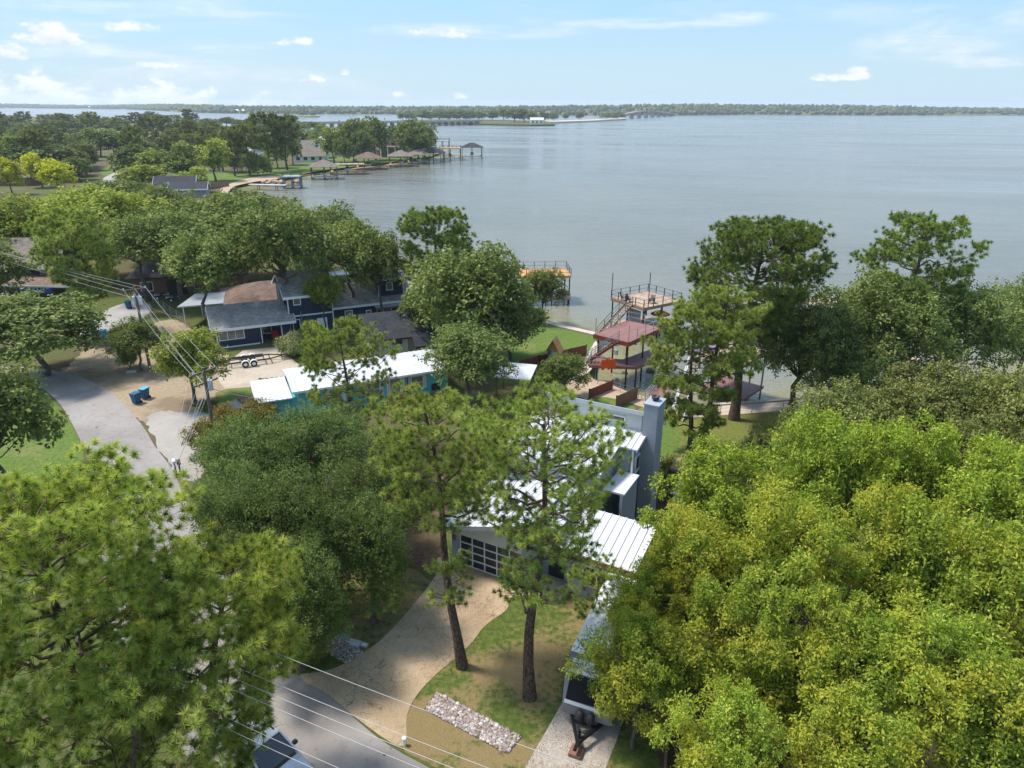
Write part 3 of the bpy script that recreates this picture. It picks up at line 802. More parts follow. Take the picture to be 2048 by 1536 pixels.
def leaves(C, N, r, M_, spread, ll, lw, up=.5, drn=None):
    """sprays of leaves: C spray centres, N outward normals; each leaf a folded pointed blade"""
    n = len(C)
    off = r.normal(0, 1, (n, M_, 3)) * spread
    c = C[:, None] + off
    nn = nrm(N[:, None] * .55 + np.array([0, 0, up]) + r.normal(0, .55, (n, M_, 3)))
    d = nrm(np.cross(nn, r.normal(size=(n, M_, 3))) + N[:, None] * .35 + nrm(off) * .3)
    s = nrm(np.cross(nn, d))
    l = ll * r.uniform(.65, 1.25, (n, M_))[..., None]; w = lw * r.uniform(.7, 1.2, (n, M_))[..., None]
    tip = c + d * l * .6; tip[..., 2] -= l[..., 0] * .12
    V = np.stack([c - d * l * .4, c + s * w * .5 + nn * w * .16, tip, c - s * w * .5 + nn * w * .16], 2).reshape(-1, 3)
    i = np.arange(n * M_) * 4
    T = np.concatenate([np.stack([i, i + 1, i + 2], 1), np.stack([i, i + 2, i + 3], 1)])
    rn = np.clip(r.normal(.5, .16, (n, 1)) + r.normal(0, .16, (n, M_)), 0, 1)
    return V, T, np.repeat(rn.ravel(), 4)

def broadleaf(name, seed, h, r_c, crown_z0, lobes=34, sprays=46, M_=10, ll=.2, lw=.1, spread=.16, trunk_r=.22, lobe_r=.34, stems=1, inner=.35, fill=0.35, shrub=False):
    r = np.random.default_rng(seed)
    cz = (h + crown_z0) / 2; rz = (h - crown_z0) / 2
    TT, BB = Tubes(), Tubes()
    LC, LR = [], []
    for i in range(lobes):
        g = (i + .5) / lobes
        z = 1 - 1.72 * g; az = i * 2.399963 + r.normal(0, .25)
        q = math.sqrt(max(0, 1 - z * z))
        k = r.uniform(.62, .92) if r.uniform() > inner else r.uniform(.3, .6)
        LR.append(lobe_r * r_c * r.uniform(.7, 1.25))
        bulge = 1 + .16 * math.sin(3 * az + seed) + .12 * math.sin(5 * az + 2 * seed)
        LC.append([math.cos(az) * q * r_c * k * bulge, math.sin(az) * q * r_c * k * bulge, cz + z * rz * (k + .06)])
    LC = np.array(LC); LR = np.array(LR)
    # trunk, limbs
    fork = crown_z0 + .15 * (h - crown_z0) if not shrub else .1
    for sidx in range(stems):
        a0 = r.uniform(0, 6.28); o = .0 if stems == 1 else r_c * .09
        top = np.array([r.normal(0, .1) * r_c, r.normal(0, .1) * r_c, h * .78]); b0 = np.array([math.cos(a0) * o, math.sin(a0) * o, -.25])
        p = bend(b0, top + (math.cos(a0) * o * 6, math.sin(a0) * o * 6, 0), 0, 8, r, .035 * r_c)
        tt = np.linspace(0, 1, 8)
        TT.add(p, trunk_r / math.sqrt(stems) * (1 - .8 * tt) * (1 + .4 * np.exp(-tt * 18)), 8)
        for j in range(sidx, lobes, stems):
            zz = np.clip(LC[j, 2] - r.uniform(.25, .5) * (h - crown_z0), fork * .85, h * .7)
            f = (zz + .25) / (h * .78 + .25)
            a = np.array([np.interp(f, tt, p[:, c]) for c in range(3)])
            L = np.linalg.norm(LC[j] - a)
            br = trunk_r * .3 / math.sqrt(stems) * r.uniform(.6, 1.1)
            BB.add(bend(a, LC[j], .06 * L, 6, r, .05 * L), np.linspace(br, .02, 6), 5)
            for q in range(3):
                e = LC[j] + nrm(r.normal(size=3)) * LR[j] * .8
                BB.add(bend(LC[j] * .75 + a * .25, e, .03 * L, 4, r, .03 * L), np.linspace(br * .4, .01, 4), 3)
    # sprays over each lobe
    dirs = nrm(r.normal(size=(lobes, sprays, 3)) + np.array([0, 0, .35]))
    rho = 1 - fill * r.uniform(0, 1, (lobes, sprays, 1)) ** 1.5
    C = (LC[:, None] + dirs * rho * LR[:, None, None] * r.uniform(.75, 1.25, (lobes, sprays, 1)) * np.array([1.1, 1.1, .82])).reshape(-1, 3)
    keep = C[:, 2] > (crown_z0 * .75 if not shrub else .05)
    outw = nrm(C - np.array([0, 0, cz - .3 * rz]))
    N = nrm(dirs.reshape(-1, 3) + .6 * outw)
    V, T, rn = leaves(C[keep], N[keep], r, M_, spread, ll, lw)
    # each spray's hue also drifts from lobe to lobe
    me = mesh_np(name + '_crown', V, tris=T, rnd=rn)
    return TT.mesh(name + '_trunk'), BB.mesh(name + '_branches'), me

def tree(name, meshes, loc, label, mats, scale=(1, 1, 1), rz=0.0, group=None, cat='tree'):
    o = empty(name, loc, rz, label=label, cat=cat, group=group)
    o.scale = scale
    link('trunk', meshes[0], o, mat=mats[0])
    link('branches', meshes[1], o, mat=mats[0])
    link('crown', meshes[2], o, mat=mats[1])
    return o
# ------------------------------------------------------------------ trees, placed where they stand
PB, OB = M['bark_pine'], M['bark_oak']

def near_pine(label, loc, mat='pine', name='pine_tree', **kw):
    ms = pine('pine_%d' % kw['seed'], **kw)
    return tree(name, ms, loc, label, (PB, M[mat]))

near_pine('huge bright green pine in the bottom left corner, its crown cut by the frame', (-15.6, 18.9, 0), 'pine_bright', seed=11, h=14.2, r_c=4.5, base=.34, limbs=46, per=120, K=95, gap=.30,
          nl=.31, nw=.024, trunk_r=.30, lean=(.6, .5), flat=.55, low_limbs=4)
near_pine('bright pine leaning over the road in front of the central dark oaks', (-12.2, 19.6, 0), 'pine_bright', seed=12, h=10.8, r_c=3.1, base=.34, limbs=34, per=110, K=95, gap=.30,
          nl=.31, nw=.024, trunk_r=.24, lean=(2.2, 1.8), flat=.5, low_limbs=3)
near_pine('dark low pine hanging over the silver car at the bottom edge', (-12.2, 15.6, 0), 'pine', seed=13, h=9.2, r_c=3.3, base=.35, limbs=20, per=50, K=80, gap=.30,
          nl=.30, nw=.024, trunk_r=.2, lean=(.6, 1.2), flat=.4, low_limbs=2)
near_pine('bare-trunked pine at the driveway edge, left of the two front pines', G(920, 1328), 'pine', seed=21, h=14.0, r_c=2.95, base=.60, limbs=32, per=74, K=66, gap=.27,
          nl=.27, nw=.026, trunk_r=.25, lean=(-1.3, .6), flat=.5, low_limbs=4)
near_pine('forked round-topped pine in the middle of the front lawn before the white roof', G(1060, 1395), 'pine', seed=22, h=14.4, r_c=3.3, base=.60, limbs=34, per=66, K=66, gap=.28,
          nl=.27, nw=.026, trunk_r=.28, lean=(.5, .4), flat=.55, low_limbs=9, sparse=.95)
near_pine('open-branched pine before the turquoise house', G(708, 900), 'pine', seed=23, h=10.3, r_c=3.6, base=.28, limbs=28, per=48, K=50,
          nl=.29, nw=.038, trunk_r=.2, lean=(-.3, 0), flat=.5, low_limbs=3)
near_pine('small pine sapling lying low beside the driveway edge', G(758, 1245), 'pine_bright', seed=24, h=3.4, r_c=1.7, base=.2, limbs=12, per=26, K=24, nl=.24, nw=.026, trunk_r=.07, flat=.4)
near_pine('young dark pine beside the left flank of the travel trailer', G(1190, 1300), 'pine', seed=25, h=5.0, r_c=1.7, base=.3, limbs=16, per=30, K=60, gap=.25, nl=.27, nw=.026, trunk_r=.09, flat=.5)
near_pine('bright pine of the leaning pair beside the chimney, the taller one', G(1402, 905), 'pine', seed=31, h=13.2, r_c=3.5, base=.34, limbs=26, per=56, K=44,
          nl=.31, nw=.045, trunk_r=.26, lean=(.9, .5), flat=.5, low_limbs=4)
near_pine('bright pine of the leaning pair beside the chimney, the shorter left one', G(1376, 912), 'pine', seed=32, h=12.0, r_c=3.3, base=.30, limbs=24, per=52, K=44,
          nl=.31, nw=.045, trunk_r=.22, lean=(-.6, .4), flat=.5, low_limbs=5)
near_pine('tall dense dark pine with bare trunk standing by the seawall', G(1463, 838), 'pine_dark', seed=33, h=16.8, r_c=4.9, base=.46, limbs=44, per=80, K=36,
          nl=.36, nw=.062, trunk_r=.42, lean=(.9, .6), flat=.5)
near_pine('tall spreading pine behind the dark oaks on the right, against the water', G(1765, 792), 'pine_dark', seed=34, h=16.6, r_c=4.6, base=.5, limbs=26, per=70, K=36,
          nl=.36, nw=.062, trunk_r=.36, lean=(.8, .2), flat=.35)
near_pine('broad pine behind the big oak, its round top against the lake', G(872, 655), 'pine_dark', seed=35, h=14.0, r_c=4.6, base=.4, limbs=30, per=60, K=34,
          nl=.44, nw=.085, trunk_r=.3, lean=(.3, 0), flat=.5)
near_pine('yellow-green pine beside the dark brown house on the left', G(192, 668), 'pine', seed=36, h=14.2, r_c=4.5, base=.32, limbs=30, per=60, K=34,
          nl=.44, nw=.085, trunk_r=.28, lean=(-1.4, .5), flat=.5)

YEL = [broadleaf('yellow_elm_%d' % i, 50 + i, 10.5, 4.2, 2.6, lobes=78, sprays=30, M_=13, ll=.23, lw=.105, spread=.15, trunk_r=.2, lobe_r=.195) for i in range(3)]
OKN = [broadleaf('willow_oak_%d' % i, 60 + i, 9.5, 4.2, 1.6, lobes=80, sprays=34, M_=14, ll=.17, lw=.075, spread=.15, trunk_r=.24, lobe_r=.21) for i in range(2)]
OLV = [broadleaf('olive_oak_%d' % i, 70 + i, 9.5, 4.6, 2.2, lobes=48, sprays=44, M_=12, ll=.24, lw=.13, spread=.15, trunk_r=.26, lobe_r=.26) for i in range(2)]
OKM = [broadleaf('oak_%d' % i, 80 + i, 10.0, 4.2, 2.8, lobes=40, sprays=34, M_=9, ll=.34, lw=.2, spread=.2, trunk_r=.24, lobe_r=.28) for i in range(4)]
OKH = [broadleaf('tall_oak_%d' % i, 120 + i, 10.0, 4.2, 4.5, lobes=34, sprays=36, M_=9, ll=.32, lw=.19, spread=.2, trunk_r=.24, lobe_r=.27) for i in range(3)]
SHR = [broadleaf('bush_%d' % i, 90 + i, 2.0, 1.3, 0.05, lobes=22, sprays=30, M_=9, ll=.14, lw=.08, spread=.09, trunk_r=.05, lobe_r=.36, stems=3, shrub=True) for i in range(2)]
FARO = [broadleaf('far_oak_%d' % i, 100 + i, 10.0, 4.4, 2.0, lobes=26, sprays=20, M_=5, ll=.75, lw=.5, spread=.3, trunk_r=.24, lobe_r=.3) for i in range(4)]
FARP = [pine('far_pine_%d' % i, 110 + i, 14.0, 3.6, .42, limbs=18, per=24, K=14, nl=.8, nw=.3, trunk_r=.25, flat=.5, twigs=False) for i in range(3)]

def crown_at(u, v, zc, kind, h, r, label, rz=0.0, mat=None, name='broadleaf_tree', **kw):
    """tree whose crown centre (at height zc) shows at u, v"""
    fam, ref_h, ref_r, m = {'yellow': (YEL, 10.5, 4.2, 'yellow'), 'soft': (OKN, 9.5, 4.2, 'oak_soft'), 'olive': (OLV, 9.5, 4.6, 'oak_olive'),
                            'oak': (OKM, 10.0, 4.2, 'oak'), 'light': (OKM, 10, 4.2, 'oak_lit')}[kind]
    p = G(u, v, zc)
    k = int(abs(u * 7 + v * 3))
    return tree(name, fam[k % len(fam)], (p.x, p.y, 0), label, (OB, M[mat or m]), (r / ref_r, r / ref_r, h / ref_h), rz or (k % 63) * .1, **kw)

# the yellowing grove on the right
for u, v, zc, h, r, lab in [
    (1440, 1000, 7.0, 10.2, 4.0, 'yellow-green tree beside the white house, nearest the chimney'),
    (1640, 955, 7.0, 10.8, 3.6, 'green-topped tree of the yellowing grove, in its back row at the middle'),
    (1800, 965, 7.0, 11.0, 3.6, 'fresh green tree of the yellowing grove, in its back row just right of the middle'),
    (1990, 1030, 7.0, 11.0, 3.9, 'green tree at the right edge of the yellowing grove, in its back row'),
    (1395, 1130, 6.5, 9.2, 3.4, 'yellow-green tree of the grove against the right side of the white house'),
    (1570, 1140, 6.8, 10.6, 3.6, 'yellow-green tree in the grove, left of the gap that shows bare ground'),
    (1790, 1130, 6.8, 10.6, 3.4, 'yellow-green tree in the grove, above and right of the gap that shows bare ground'),
    (1985, 1220, 6.5, 10.4, 3.7, 'yellowing tree at the right edge of the grove, in its middle row'),
    (1280, 1322, 4.8, 7.0, 2.6, 'golden tree leaning over the parked travel trailer'),
    (1295, 1210, 4.8, 6.8, 2.3, 'golden tree over the back end of the travel trailer'),
    (1480, 1300, 5.8, 9.0, 3.0, 'yellowing tree right of the travel trailer'),
    (1650, 1345, 5.6, 9.2, 3.0, 'golden tree in the grove, just below the gap that shows bare ground'),
    (1830, 1370, 5.8, 9.2, 3.2, 'golden tree in the front row of the grove, right of the middle'),
    (1460, 1510, 4.6, 7.4, 2.4, 'small golden tree at the bottom edge beside the fence'),
    (1700, 1530, 4.8, 7.8, 2.8, 'golden tree at the bottom edge in the middle of the grove'),
    (2010, 1480, 5.2, 8.6, 3.0, 'yellowing tree in the bottom right corner')]:
    crown_at(u, v, zc, 'yellow', h, r * .9, lab, mat='green_elm' if 'back row' in lab or 'chimney' in lab else None, group='trees of the yellowing grove')

# the dark oaks in the middle
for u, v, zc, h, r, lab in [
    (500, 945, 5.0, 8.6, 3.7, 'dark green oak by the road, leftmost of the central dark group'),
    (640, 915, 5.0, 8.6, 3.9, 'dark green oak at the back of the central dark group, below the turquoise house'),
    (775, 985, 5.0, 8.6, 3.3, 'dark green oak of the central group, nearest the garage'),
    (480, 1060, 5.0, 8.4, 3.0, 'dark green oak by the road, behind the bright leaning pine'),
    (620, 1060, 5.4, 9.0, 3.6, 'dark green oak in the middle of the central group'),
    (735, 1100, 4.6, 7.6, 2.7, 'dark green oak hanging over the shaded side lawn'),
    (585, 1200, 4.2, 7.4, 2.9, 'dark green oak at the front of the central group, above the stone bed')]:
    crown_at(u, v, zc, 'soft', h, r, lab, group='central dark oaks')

# olive and dark oaks right of the house
for u, v, zc, h, r, lab in [
    (1680, 850, 5.6, 8.6, 3.9, 'olive-green oak behind the yellowing grove, its left one'),
    (1860, 820, 6.0, 9.6, 4.6, 'olive-green oak behind the yellowing grove, its big middle one'),
    (2030, 850, 6.0, 9.8, 4.4, 'olive-green oak at the right edge behind the yellowing grove'),
    (1960, 930, 5.4, 8.6, 3.6, 'olive-green oak on the right, lowest of the three behind the yellow trees'),
    (1545, 890, 2.6, 4.2, 1.9, 'small olive tree on the shaded lawn left of the olive oaks')]:
    crown_at(u, v, zc, 'olive', h, r, lab, group='olive oaks on the right')
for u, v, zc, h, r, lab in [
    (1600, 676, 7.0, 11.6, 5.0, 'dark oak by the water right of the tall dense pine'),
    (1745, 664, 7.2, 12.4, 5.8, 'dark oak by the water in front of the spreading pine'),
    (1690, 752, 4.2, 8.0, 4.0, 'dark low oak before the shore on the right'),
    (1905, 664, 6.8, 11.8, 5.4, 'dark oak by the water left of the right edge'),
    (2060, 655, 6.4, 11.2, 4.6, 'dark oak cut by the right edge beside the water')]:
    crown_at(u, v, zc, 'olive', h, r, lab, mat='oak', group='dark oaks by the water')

# middle distance: (kind, base u, base v, top v, width px, label)
MID = [
    ('oak', 940, 735, 490, 225, 'big dark oak beside the lake lawn in the middle'),
    ('oak', 1020, 720, 595, 140, 'dark oak at the left end of the red fence'),
    ('oak', 880, 700, 560, 130, 'dark oak behind the charcoal roof'),
    ('oak', 940, 815, 650, 165, 'dark feathery tree at the right end of the turquoise house'),
    ('oak', 1128, 800, 705, 92, 'small dark tree beside the red fence before the dock'),
    ('oak', 1085, 641, 535, 84, 'dark tree in front of the orange boat dock'),
    ('light', 395, 808, 662, 140, 'bright oak standing by the blue bins at the gravel lot'),
    ('oak', 283, 742, 640, 100, 'small multi-stemmed tree at the foot of the utility pole'),
    ('oak', 90, 752, 590, 250, 'dark oak at the left edge overhanging the road bend'),
    ('oak', 10, 1010, 715, 230, 'dense oak cut by the left edge beside the road'),
    ('oak', -40, 640, 480, 190, 'dark oak cut by the left edge, above the overhanging one'),
    ('oak', 570, 668, 405, 205, 'tall oak growing in front of the navy house'),
    ('oak', 428, 672, 470, 175, 'slender oak with a leaning trunk at the left end of the navy house'),
    ('light', 655, 672, 548, 74, 'thin light green tree before the navy house'),
    ('oak', 715, 650, 445, 150, 'tall oak at the right of the navy house'),
    ('oak', 766, 655, 470, 110, 'oak behind the navy house porch'),
    ('oak', 370, 610, 425, 190, 'oak over the carport of the beige house'),
    ('oak', 300, 600, 430, 170, 'oak in front of the brown brick house'),
    ('light', 225, 560, 375, 210, 'spreading yellow-green oak behind the pine on the left'),
    ('oak', 470, 560, 385, 180, 'broad oak behind the navy house'),
    ('oak', 560, 545, 395, 170, 'oak near the cove, right of the broad one behind the navy house'),
    ('oak', 660, 560, 405, 130, 'dark oak at the edge of the cove'),
    ('oak', 640, 580, 440, 140, 'round oak above the ridge of the navy house'),
    ('light', 25, 560, 392, 190, 'light green oak at the left edge behind the brown house'),
    ('oak', 330, 520, 372, 160, 'oak before the far lawn of the cove'),
    ('light', 420, 500, 392, 130, 'yellow-green oak before the beach of the cove'),
    ('oak', 250, 495, 360, 150, 'round oak left of the cove in the middle distance'),
    ('oak', 510, 500, 380, 120, 'oak whose top touches the beach of the cove'),
    ('oak', 975, 640, 505, 80, 'slim oak at the right of the big central oak'),
    ('light', 170, 500, 378, 130, 'oak in the middle distance above the light one'),
    ('oak', 90, 500, 396, 140, 'oak in the middle distance near the left edge'),
]
HERO = [t for t in MID]
for kind, u, v, vt, w, lab in MID:
    p = G(u, v)
    h = height_at(vt, p.y, u)
    q = Vector((p.x, p.y, h * .6)); r = w / 2 * px_size(q)
    k = int(u * 3 + v)
    tree('oak_tree', OKH[k % 3] if vt < 475 and 400 < u < 780 and v > 640 or lab.startswith('oak over') or lab.startswith('oak in front') or lab.startswith('thin light') else OKM[k % 4], p, lab, (OB, M['oak' if kind == 'oak' else 'oak_lit']), (r / 4.0, r / 4.0, h / 10.0), k * .37)

# shrubs
def shrub(u, v, h, r, label, mat, z=0, name='shrub', group=None):
    k = int(u + v)
    tree(name, SHR[k % 2], G(u, v, z), label, (OB, M[mat]), (r / 1.4, r / 1.4, h / 2.0), k * .3, group=group, cat='shrub')
shrub(584, 712, 2.6, 1.75, 'round pale variegated shrub by the navy house', 'shrub_var')
shrub(618, 700, 2.8, 1.8, 'green shrub right of the pale variegated one', 'oak')
shrub(420, 905, 2.6, 1.7, 'golden flowering shrub by the gravel lot, the near one', 'shrub_gold')
shrub(468, 880, 2.9, 2.0, 'golden flowering shrub by the gravel lot, the middle one', 'shrub_gold')
shrub(520, 868, 2.8, 1.9, 'golden flowering shrub at the corner of the turquoise house', 'shrub_gold')
shrub(440, 945, 2.6, 1.9, 'greenish shrub in front of the golden ones by the road', 'oak_soft')
shrub(1345, 985, 2.6, 1.6, 'grey-green shrub at the foot of the chimney', 'oak_olive')
shrub(1400, 960, 2.2, 1.7, 'grey-green shrub below the pine pair', 'oak_olive')
shrub(1005, 745, 1.6, 1.2, 'dark shrub on the lake lawn beside the big oak', 'oak')
shrub(1060, 755, 1.2, 1.1, 'low green shrub beside the footpath', 'oak_lit')
shrub(780, 668, 1.6, 1.3, 'dark shrub at the right corner of the navy house', 'oak')
shrub(620, 1320, 1.1, .9, 'brown-leaved shrub at the driveway mouth', 'shrub_gold')
shrub(262, 735, 2.4, 1.2, 'spindly bush left of the multi-stemmed tree', 'oak')
shrub(415, 818, .8, 1.1, 'dark low bush under the bright oak', 'oak')
shrub(480, 345, 9, 6, 'dark green thicket at the far end of the cove lawn', 'oak')
shrub(520, 350, 8, 6, 'dark green bushy thicket by the beach', 'oak')
shrub(600, 322, 2.5, 3, 'clipped shrub on the peninsula lawn, left one', 'oak')
shrub(622, 320, 2.5, 3, 'clipped shrub on the peninsula lawn, right one', 'oak')

# woods beyond: every crown its own tree
def far_tree(fam, u, v, vt, w, mat, label, group, name):
    p = G(u, v)
    h = height_at(vt, p.y, u) * 1.06
    r = w / 2 * px_size(Vector((p.x, p.y, h * .6)))
    k = int(u * 13 + v * 7)
    rh, rr = (10.0, 4.4) if fam is FARO else (14.0, 3.6)
    tree(name, fam[k % len(fam)], p, label, (OB if fam is FARO else PB, M[mat]), (r / rr, r / rr, h / rh), k * .41, group=group)

rf = random.Random(5)
ROWS = ['on the lake edge', 'in the second line', 'in the third line', 'in the middle', 'before the middle', 'towards the front', 'at the front edge']
def wood_label(kind, row, u, h):
    part = 'above the yellow trees' if u < 160 else 'left of the far street' if u < 262 else 'above the cove lawn' if u < 450 else 'by the tall cove pines'
    size = 'low' if h < 10 else 'mid-sized' if h < 14 else 'tall'
    return '%s %s %s of the wood, %s' % (size, kind, ROWS[row], part)
def wood_top(u):       # outline of the wood's top edge against the lake
    pts = [(-60, 226), (60, 224), (160, 218), (240, 222), (330, 224), (420, 228), (520, 232), (600, 246), (700, 250)]
    for (a, b), (c, d) in zip(pts, pts[1:]):
        if a <= u <= c: return b + (d - b) * (u - a) / (c - a)
    return 250
n_w = 0
for row, (vb, du) in enumerate([(258, 30), (270, 32), (284, 36), (300, 40), (318, 40), (338, 42), (358, 60)]):
    u = -40 + rf.uniform(0, 20)
    umax = [640, 600, 580, 560, 540, 470, 300][row]
    while u < umax:
        vv = vb + rf.uniform(-6, 6)
        uu = u + rf.uniform(-6, 6)
        if not (196 < uu < 266 and 330 < vv < 372) and not (uu < 175 and vv > 368):
            p = G(uu, vv); hh = rf.uniform(8.5, 17)
            pin = rf.random() < .42
            h = hh * (1.3 if pin else .95)
            if row == 0: h = min(h + 3, max(9, height_at(wood_top(uu) + rf.uniform(-3, 6), p.y, uu)))
            w = rf.uniform(.85, 1.2) * du * 1.45 * (.62 if pin else 1)
            dv = h / px_size(Vector((p.x, p.y, h / 2))) * .93
            far_tree(FARP if pin else FARO, uu, vv, vv - dv, w, 'far_pine' if pin else 'far_leaf', wood_label('pine' if pin else 'leafy tree', row, uu, h), 'pines of the wood' if pin else 'leafy trees of the wood', 'pine_tree' if pin else 'broadleaf_tree')
            n_w += 1
        u += du * rf.uniform(.8, 1.2)
for k in range(26):
    uu, vv = rf.uniform(-20, 240), rf.uniform(318, 368)
    if 196 < uu and vv > 330: continue
    dv = rf.uniform(28, 46)
    far_tree(FARO, uu, vv, vv - dv, dv * rf.uniform(1.1, 1.5), 'far_leaf', wood_label('leafy tree', 5 if vv < 345 else 6, uu, dv / 4), 'leafy trees of the wood', 'broadleaf_tree')
for fam, u, v, vt, w, mat, lab in [
    (FARO, 26, 390, 322, 58, 'lime', 'bright yellow tree at the left edge in the middle distance'),
    (FARO, 85, 375, 314, 60, 'lime', 'bright yellow tree, second from the left edge'),
    (FARO, 120, 388, 328, 66, 'lime', 'bright yellow tree, third from the left edge'),
    (FARO, 315, 372, 302, 70, 'oak_lit', 'bright green tree on the cove lawn, leftmost of three'),
    (FARO, 365, 375, 296, 90, 'oak', 'round oak on the cove lawn, middle of three'),
    (FARO, 432, 362, 288, 74, 'oak_lit', 'bright green tree on the cove lawn, right of three'),
    (FARO, 395, 385, 340, 60, 'oak_lit', 'low tree beside the dark blue roof by the cove'),
    (FARO, 285, 385, 335, 90, 'oak_lit', 'low spreading tree in front of the three on the cove lawn'),
    (FARP, 470, 352, 262, 46, 'far_pine', 'tall pine by the cove lawn, leftmost of four'),
    (FARP, 500, 352, 256, 50, 'far_pine', 'tall pine by the cove lawn, second of four'),
    (FARP, 540, 344, 236, 60, 'far_pine', 'tall pine by the cove lawn, third of four'),
    (FARP, 575, 340, 240, 58, 'far_pine', 'tall pine by the cove lawn, rightmost of four'),
    (FARO, 668, 326, 262, 60, 'oak_lit', 'bright green tree before the white peninsula house'),
    (FARO, 708, 324, 246, 66, 'oak', 'dark oak between the peninsula houses'),
    (FARO, 752, 320, 242, 62, 'oak', 'oak before the gabled peninsula house'),
    (FARO, 822, 318, 246, 70, 'oak', 'broad dark oak right of the gabled peninsula house'),
    (FARO, 850, 314, 252, 50, 'oak', 'dark oak at the tip of the peninsula'),
    (FARO, 795, 300, 250, 44, 'far_leaf', 'oak behind the gabled peninsula house'),
    (FARO, 640, 302, 255, 50, 'far_leaf', 'oak behind the white peninsula house'),
    (FARO, 700, 285, 250, 50, 'far_leaf', 'tree at the back of the peninsula, left of the oaks'),
    (FARO, 610, 300, 262, 44, 'far_leaf', 'tree behind the grey roofed peninsula house'),
    (FARO, 585, 262, 230, 30, 'oak', 'lone dark tree rising above the wood before the lake'),
    (FARO, 556, 336, 280, 50, 'oak', 'dark tree right of the four tall pines on the cove lawn'),
    (FARO, 586, 330, 276, 44, 'oak', 'dark tree left of the long low peninsula house'),
    (FARO, 690, 330, 280, 40, 'oak', 'small dark oak on the peninsula shore below the oaks'),
    (FARO, 728, 326, 268, 50, 'oak', 'oak hiding the wing of the gabled peninsula house'),
    (FARO, 836, 322, 262, 60, 'oak', 'spreading dark oak leaning over the boathouses near the tip'),
    (FARP, 380, 262, 222, 22, 'far_pine', 'small pointed pine top against the lake')]:
    far_tree(fam, u, v, vt, w, mat, lab, None, 'pine_tree' if fam is FARP else 'broadleaf_tree')

# far woods across the lake: one uncountable mass
def far_woods():
    r = np.random.default_rng(77)
    A = np.array(far_line); n = 9000
    seg = np.linalg.norm(np.diff(A, axis=0), axis=1); cum = np.concatenate([[0], np.cumsum(seg)])
    s = r.uniform(0, cum[-1], n)
    x = np.interp(s, cum, A[:, 0]); y = np.interp(s, cum, A[:, 1])
    L_ = np.hypot(x, y); d = 12 + 900 * r.uniform(0, 1, n) ** 1.8
    k = (L_ + d) / L_; x, y = x * k, y * k
    z = np.interp(d, [0, 40, 160, 420, 900], [.5, 3, 8, 13, 17]) * (1 + .55 * np.sin(x / k * .0021) * np.sin(x / k * .00083 + 1))
    bmi = bmesh.new(); bmesh.ops.create_icosphere(bmi, subdivisions=1, radius=1.0); bmi.verts.ensure_lookup_table()
    bv = np.array([v.co[:] for v in bmi.verts]); bf = np.array([[v.index for v in f.verts] for f in bmi.faces]); bmi.free()
    open_ = np.sin(s * .004) + np.sin(s * .0113 + 2)
    keep = ~((d < 60) & (open_ > 1.15))
    x, y, z = x[keep], y[keep], z[keep]; n = len(x)
    R = r.uniform(4, 9, n); Hh = r.uniform(4, 7.5, n)
    V = bv[None] * np.stack([R, R, Hh], 1)[:, None, :] * r.uniform(.7, 1.25, (n, len(bv), 1)) + np.stack([x, y, z + Hh * .55], 1)[:, None, :]
    T = bf[None] + (np.arange(n) * len(bv))[:, None, None]
    rn = np.repeat(r.uniform(0, 1, n), len(bv))
    link('far_wood', mesh_np('far_wood', V.reshape(-1, 3), tris=T.reshape(-1, 3), rnd=rn), mat=M['far_leaf'], label='dark wooded shore across the lake under the horizon', cat='wood', kind='stuff')
far_woods()
# ------------------------------------------------------------------ building helpers
def slab(name, pts, th, mat, parent, **kw):
    """roof or deck plate: four or more points of the top face, thickness downwards"""
    P = [Vector(p) for p in pts]
    return MB().prism([p - Vector((0, 0, th)) for p in P], (0, 0, th)).build(name, mat, parent, **kw)

def wall(name, mat, parent, a, b, z0, z1, z1b=None, th=.18):
    """wall between plan points a and b; its top may slope from z1 to z1b"""
    a, b = Vector((a[0], a[1], 0)), Vector((b[0], b[1], 0)); d = (b - a).normalized(); n = Vector((-d.y, d.x, 0)) * th
    z1b = z1 if z1b is None else z1b
    P = [a + Vector((0, 0, z0)), b + Vector((0, 0, z0)), b + Vector((0, 0, z1b)), a + Vector((0, 0, z1))]
    return MB().prism(P, n).build(name, mat, parent)

def window(parent, c, d, w, h, frame='white', glass='glass', mull=0, trans=0, fw=.09, name='window', depth=.09):
    """window on a wall: c centre on the wall face, d plan direction along the wall (outside is to the right of d)"""
    d = Vector((d[0], d[1], 0)).normalized(); n = Vector((d.y, -d.x, 0)); u = Vector((0, 0, 1)); c = Vector(c)
    def rect(b, x0, x1, z0, z1, y0, y1):
        P = [c + d * x + u * z + n * y0 for x, z in ((x0, z0), (x1, z0), (x1, z1), (x0, z1))]
        b.prism(P, n * (y1 - y0))
    f = MB()
    rect(f, -w / 2 - fw, w / 2 + fw, h / 2, h / 2 + fw, -.02, depth); rect(f, -w / 2 - fw, w / 2 + fw, -h / 2 - fw, -h / 2, -.02, depth)
    rect(f, -w / 2 - fw, -w / 2, -h / 2, h / 2, -.02, depth); rect(f, w / 2, w / 2 + fw, -h / 2, h / 2, -.02, depth)
    for i in range(mull):
        x = -w / 2 + w * (i + 1) / (mull + 1); rect(f, x - .03, x + .03, -h / 2, h / 2, -.02, depth * .7)
    for i in range(trans):
        z = -h / 2 + h * (i + 1) / (trans + 1); rect(f, -w / 2, w / 2, z - .025, z + .025, -.02, depth * .65)
    o = f.build(name, M[frame], parent)
    g = MB(); rect(g, -w / 2, w / 2, -h / 2, h / 2, .0, .02)
    g.build('pane', M[glass], o)
    return o

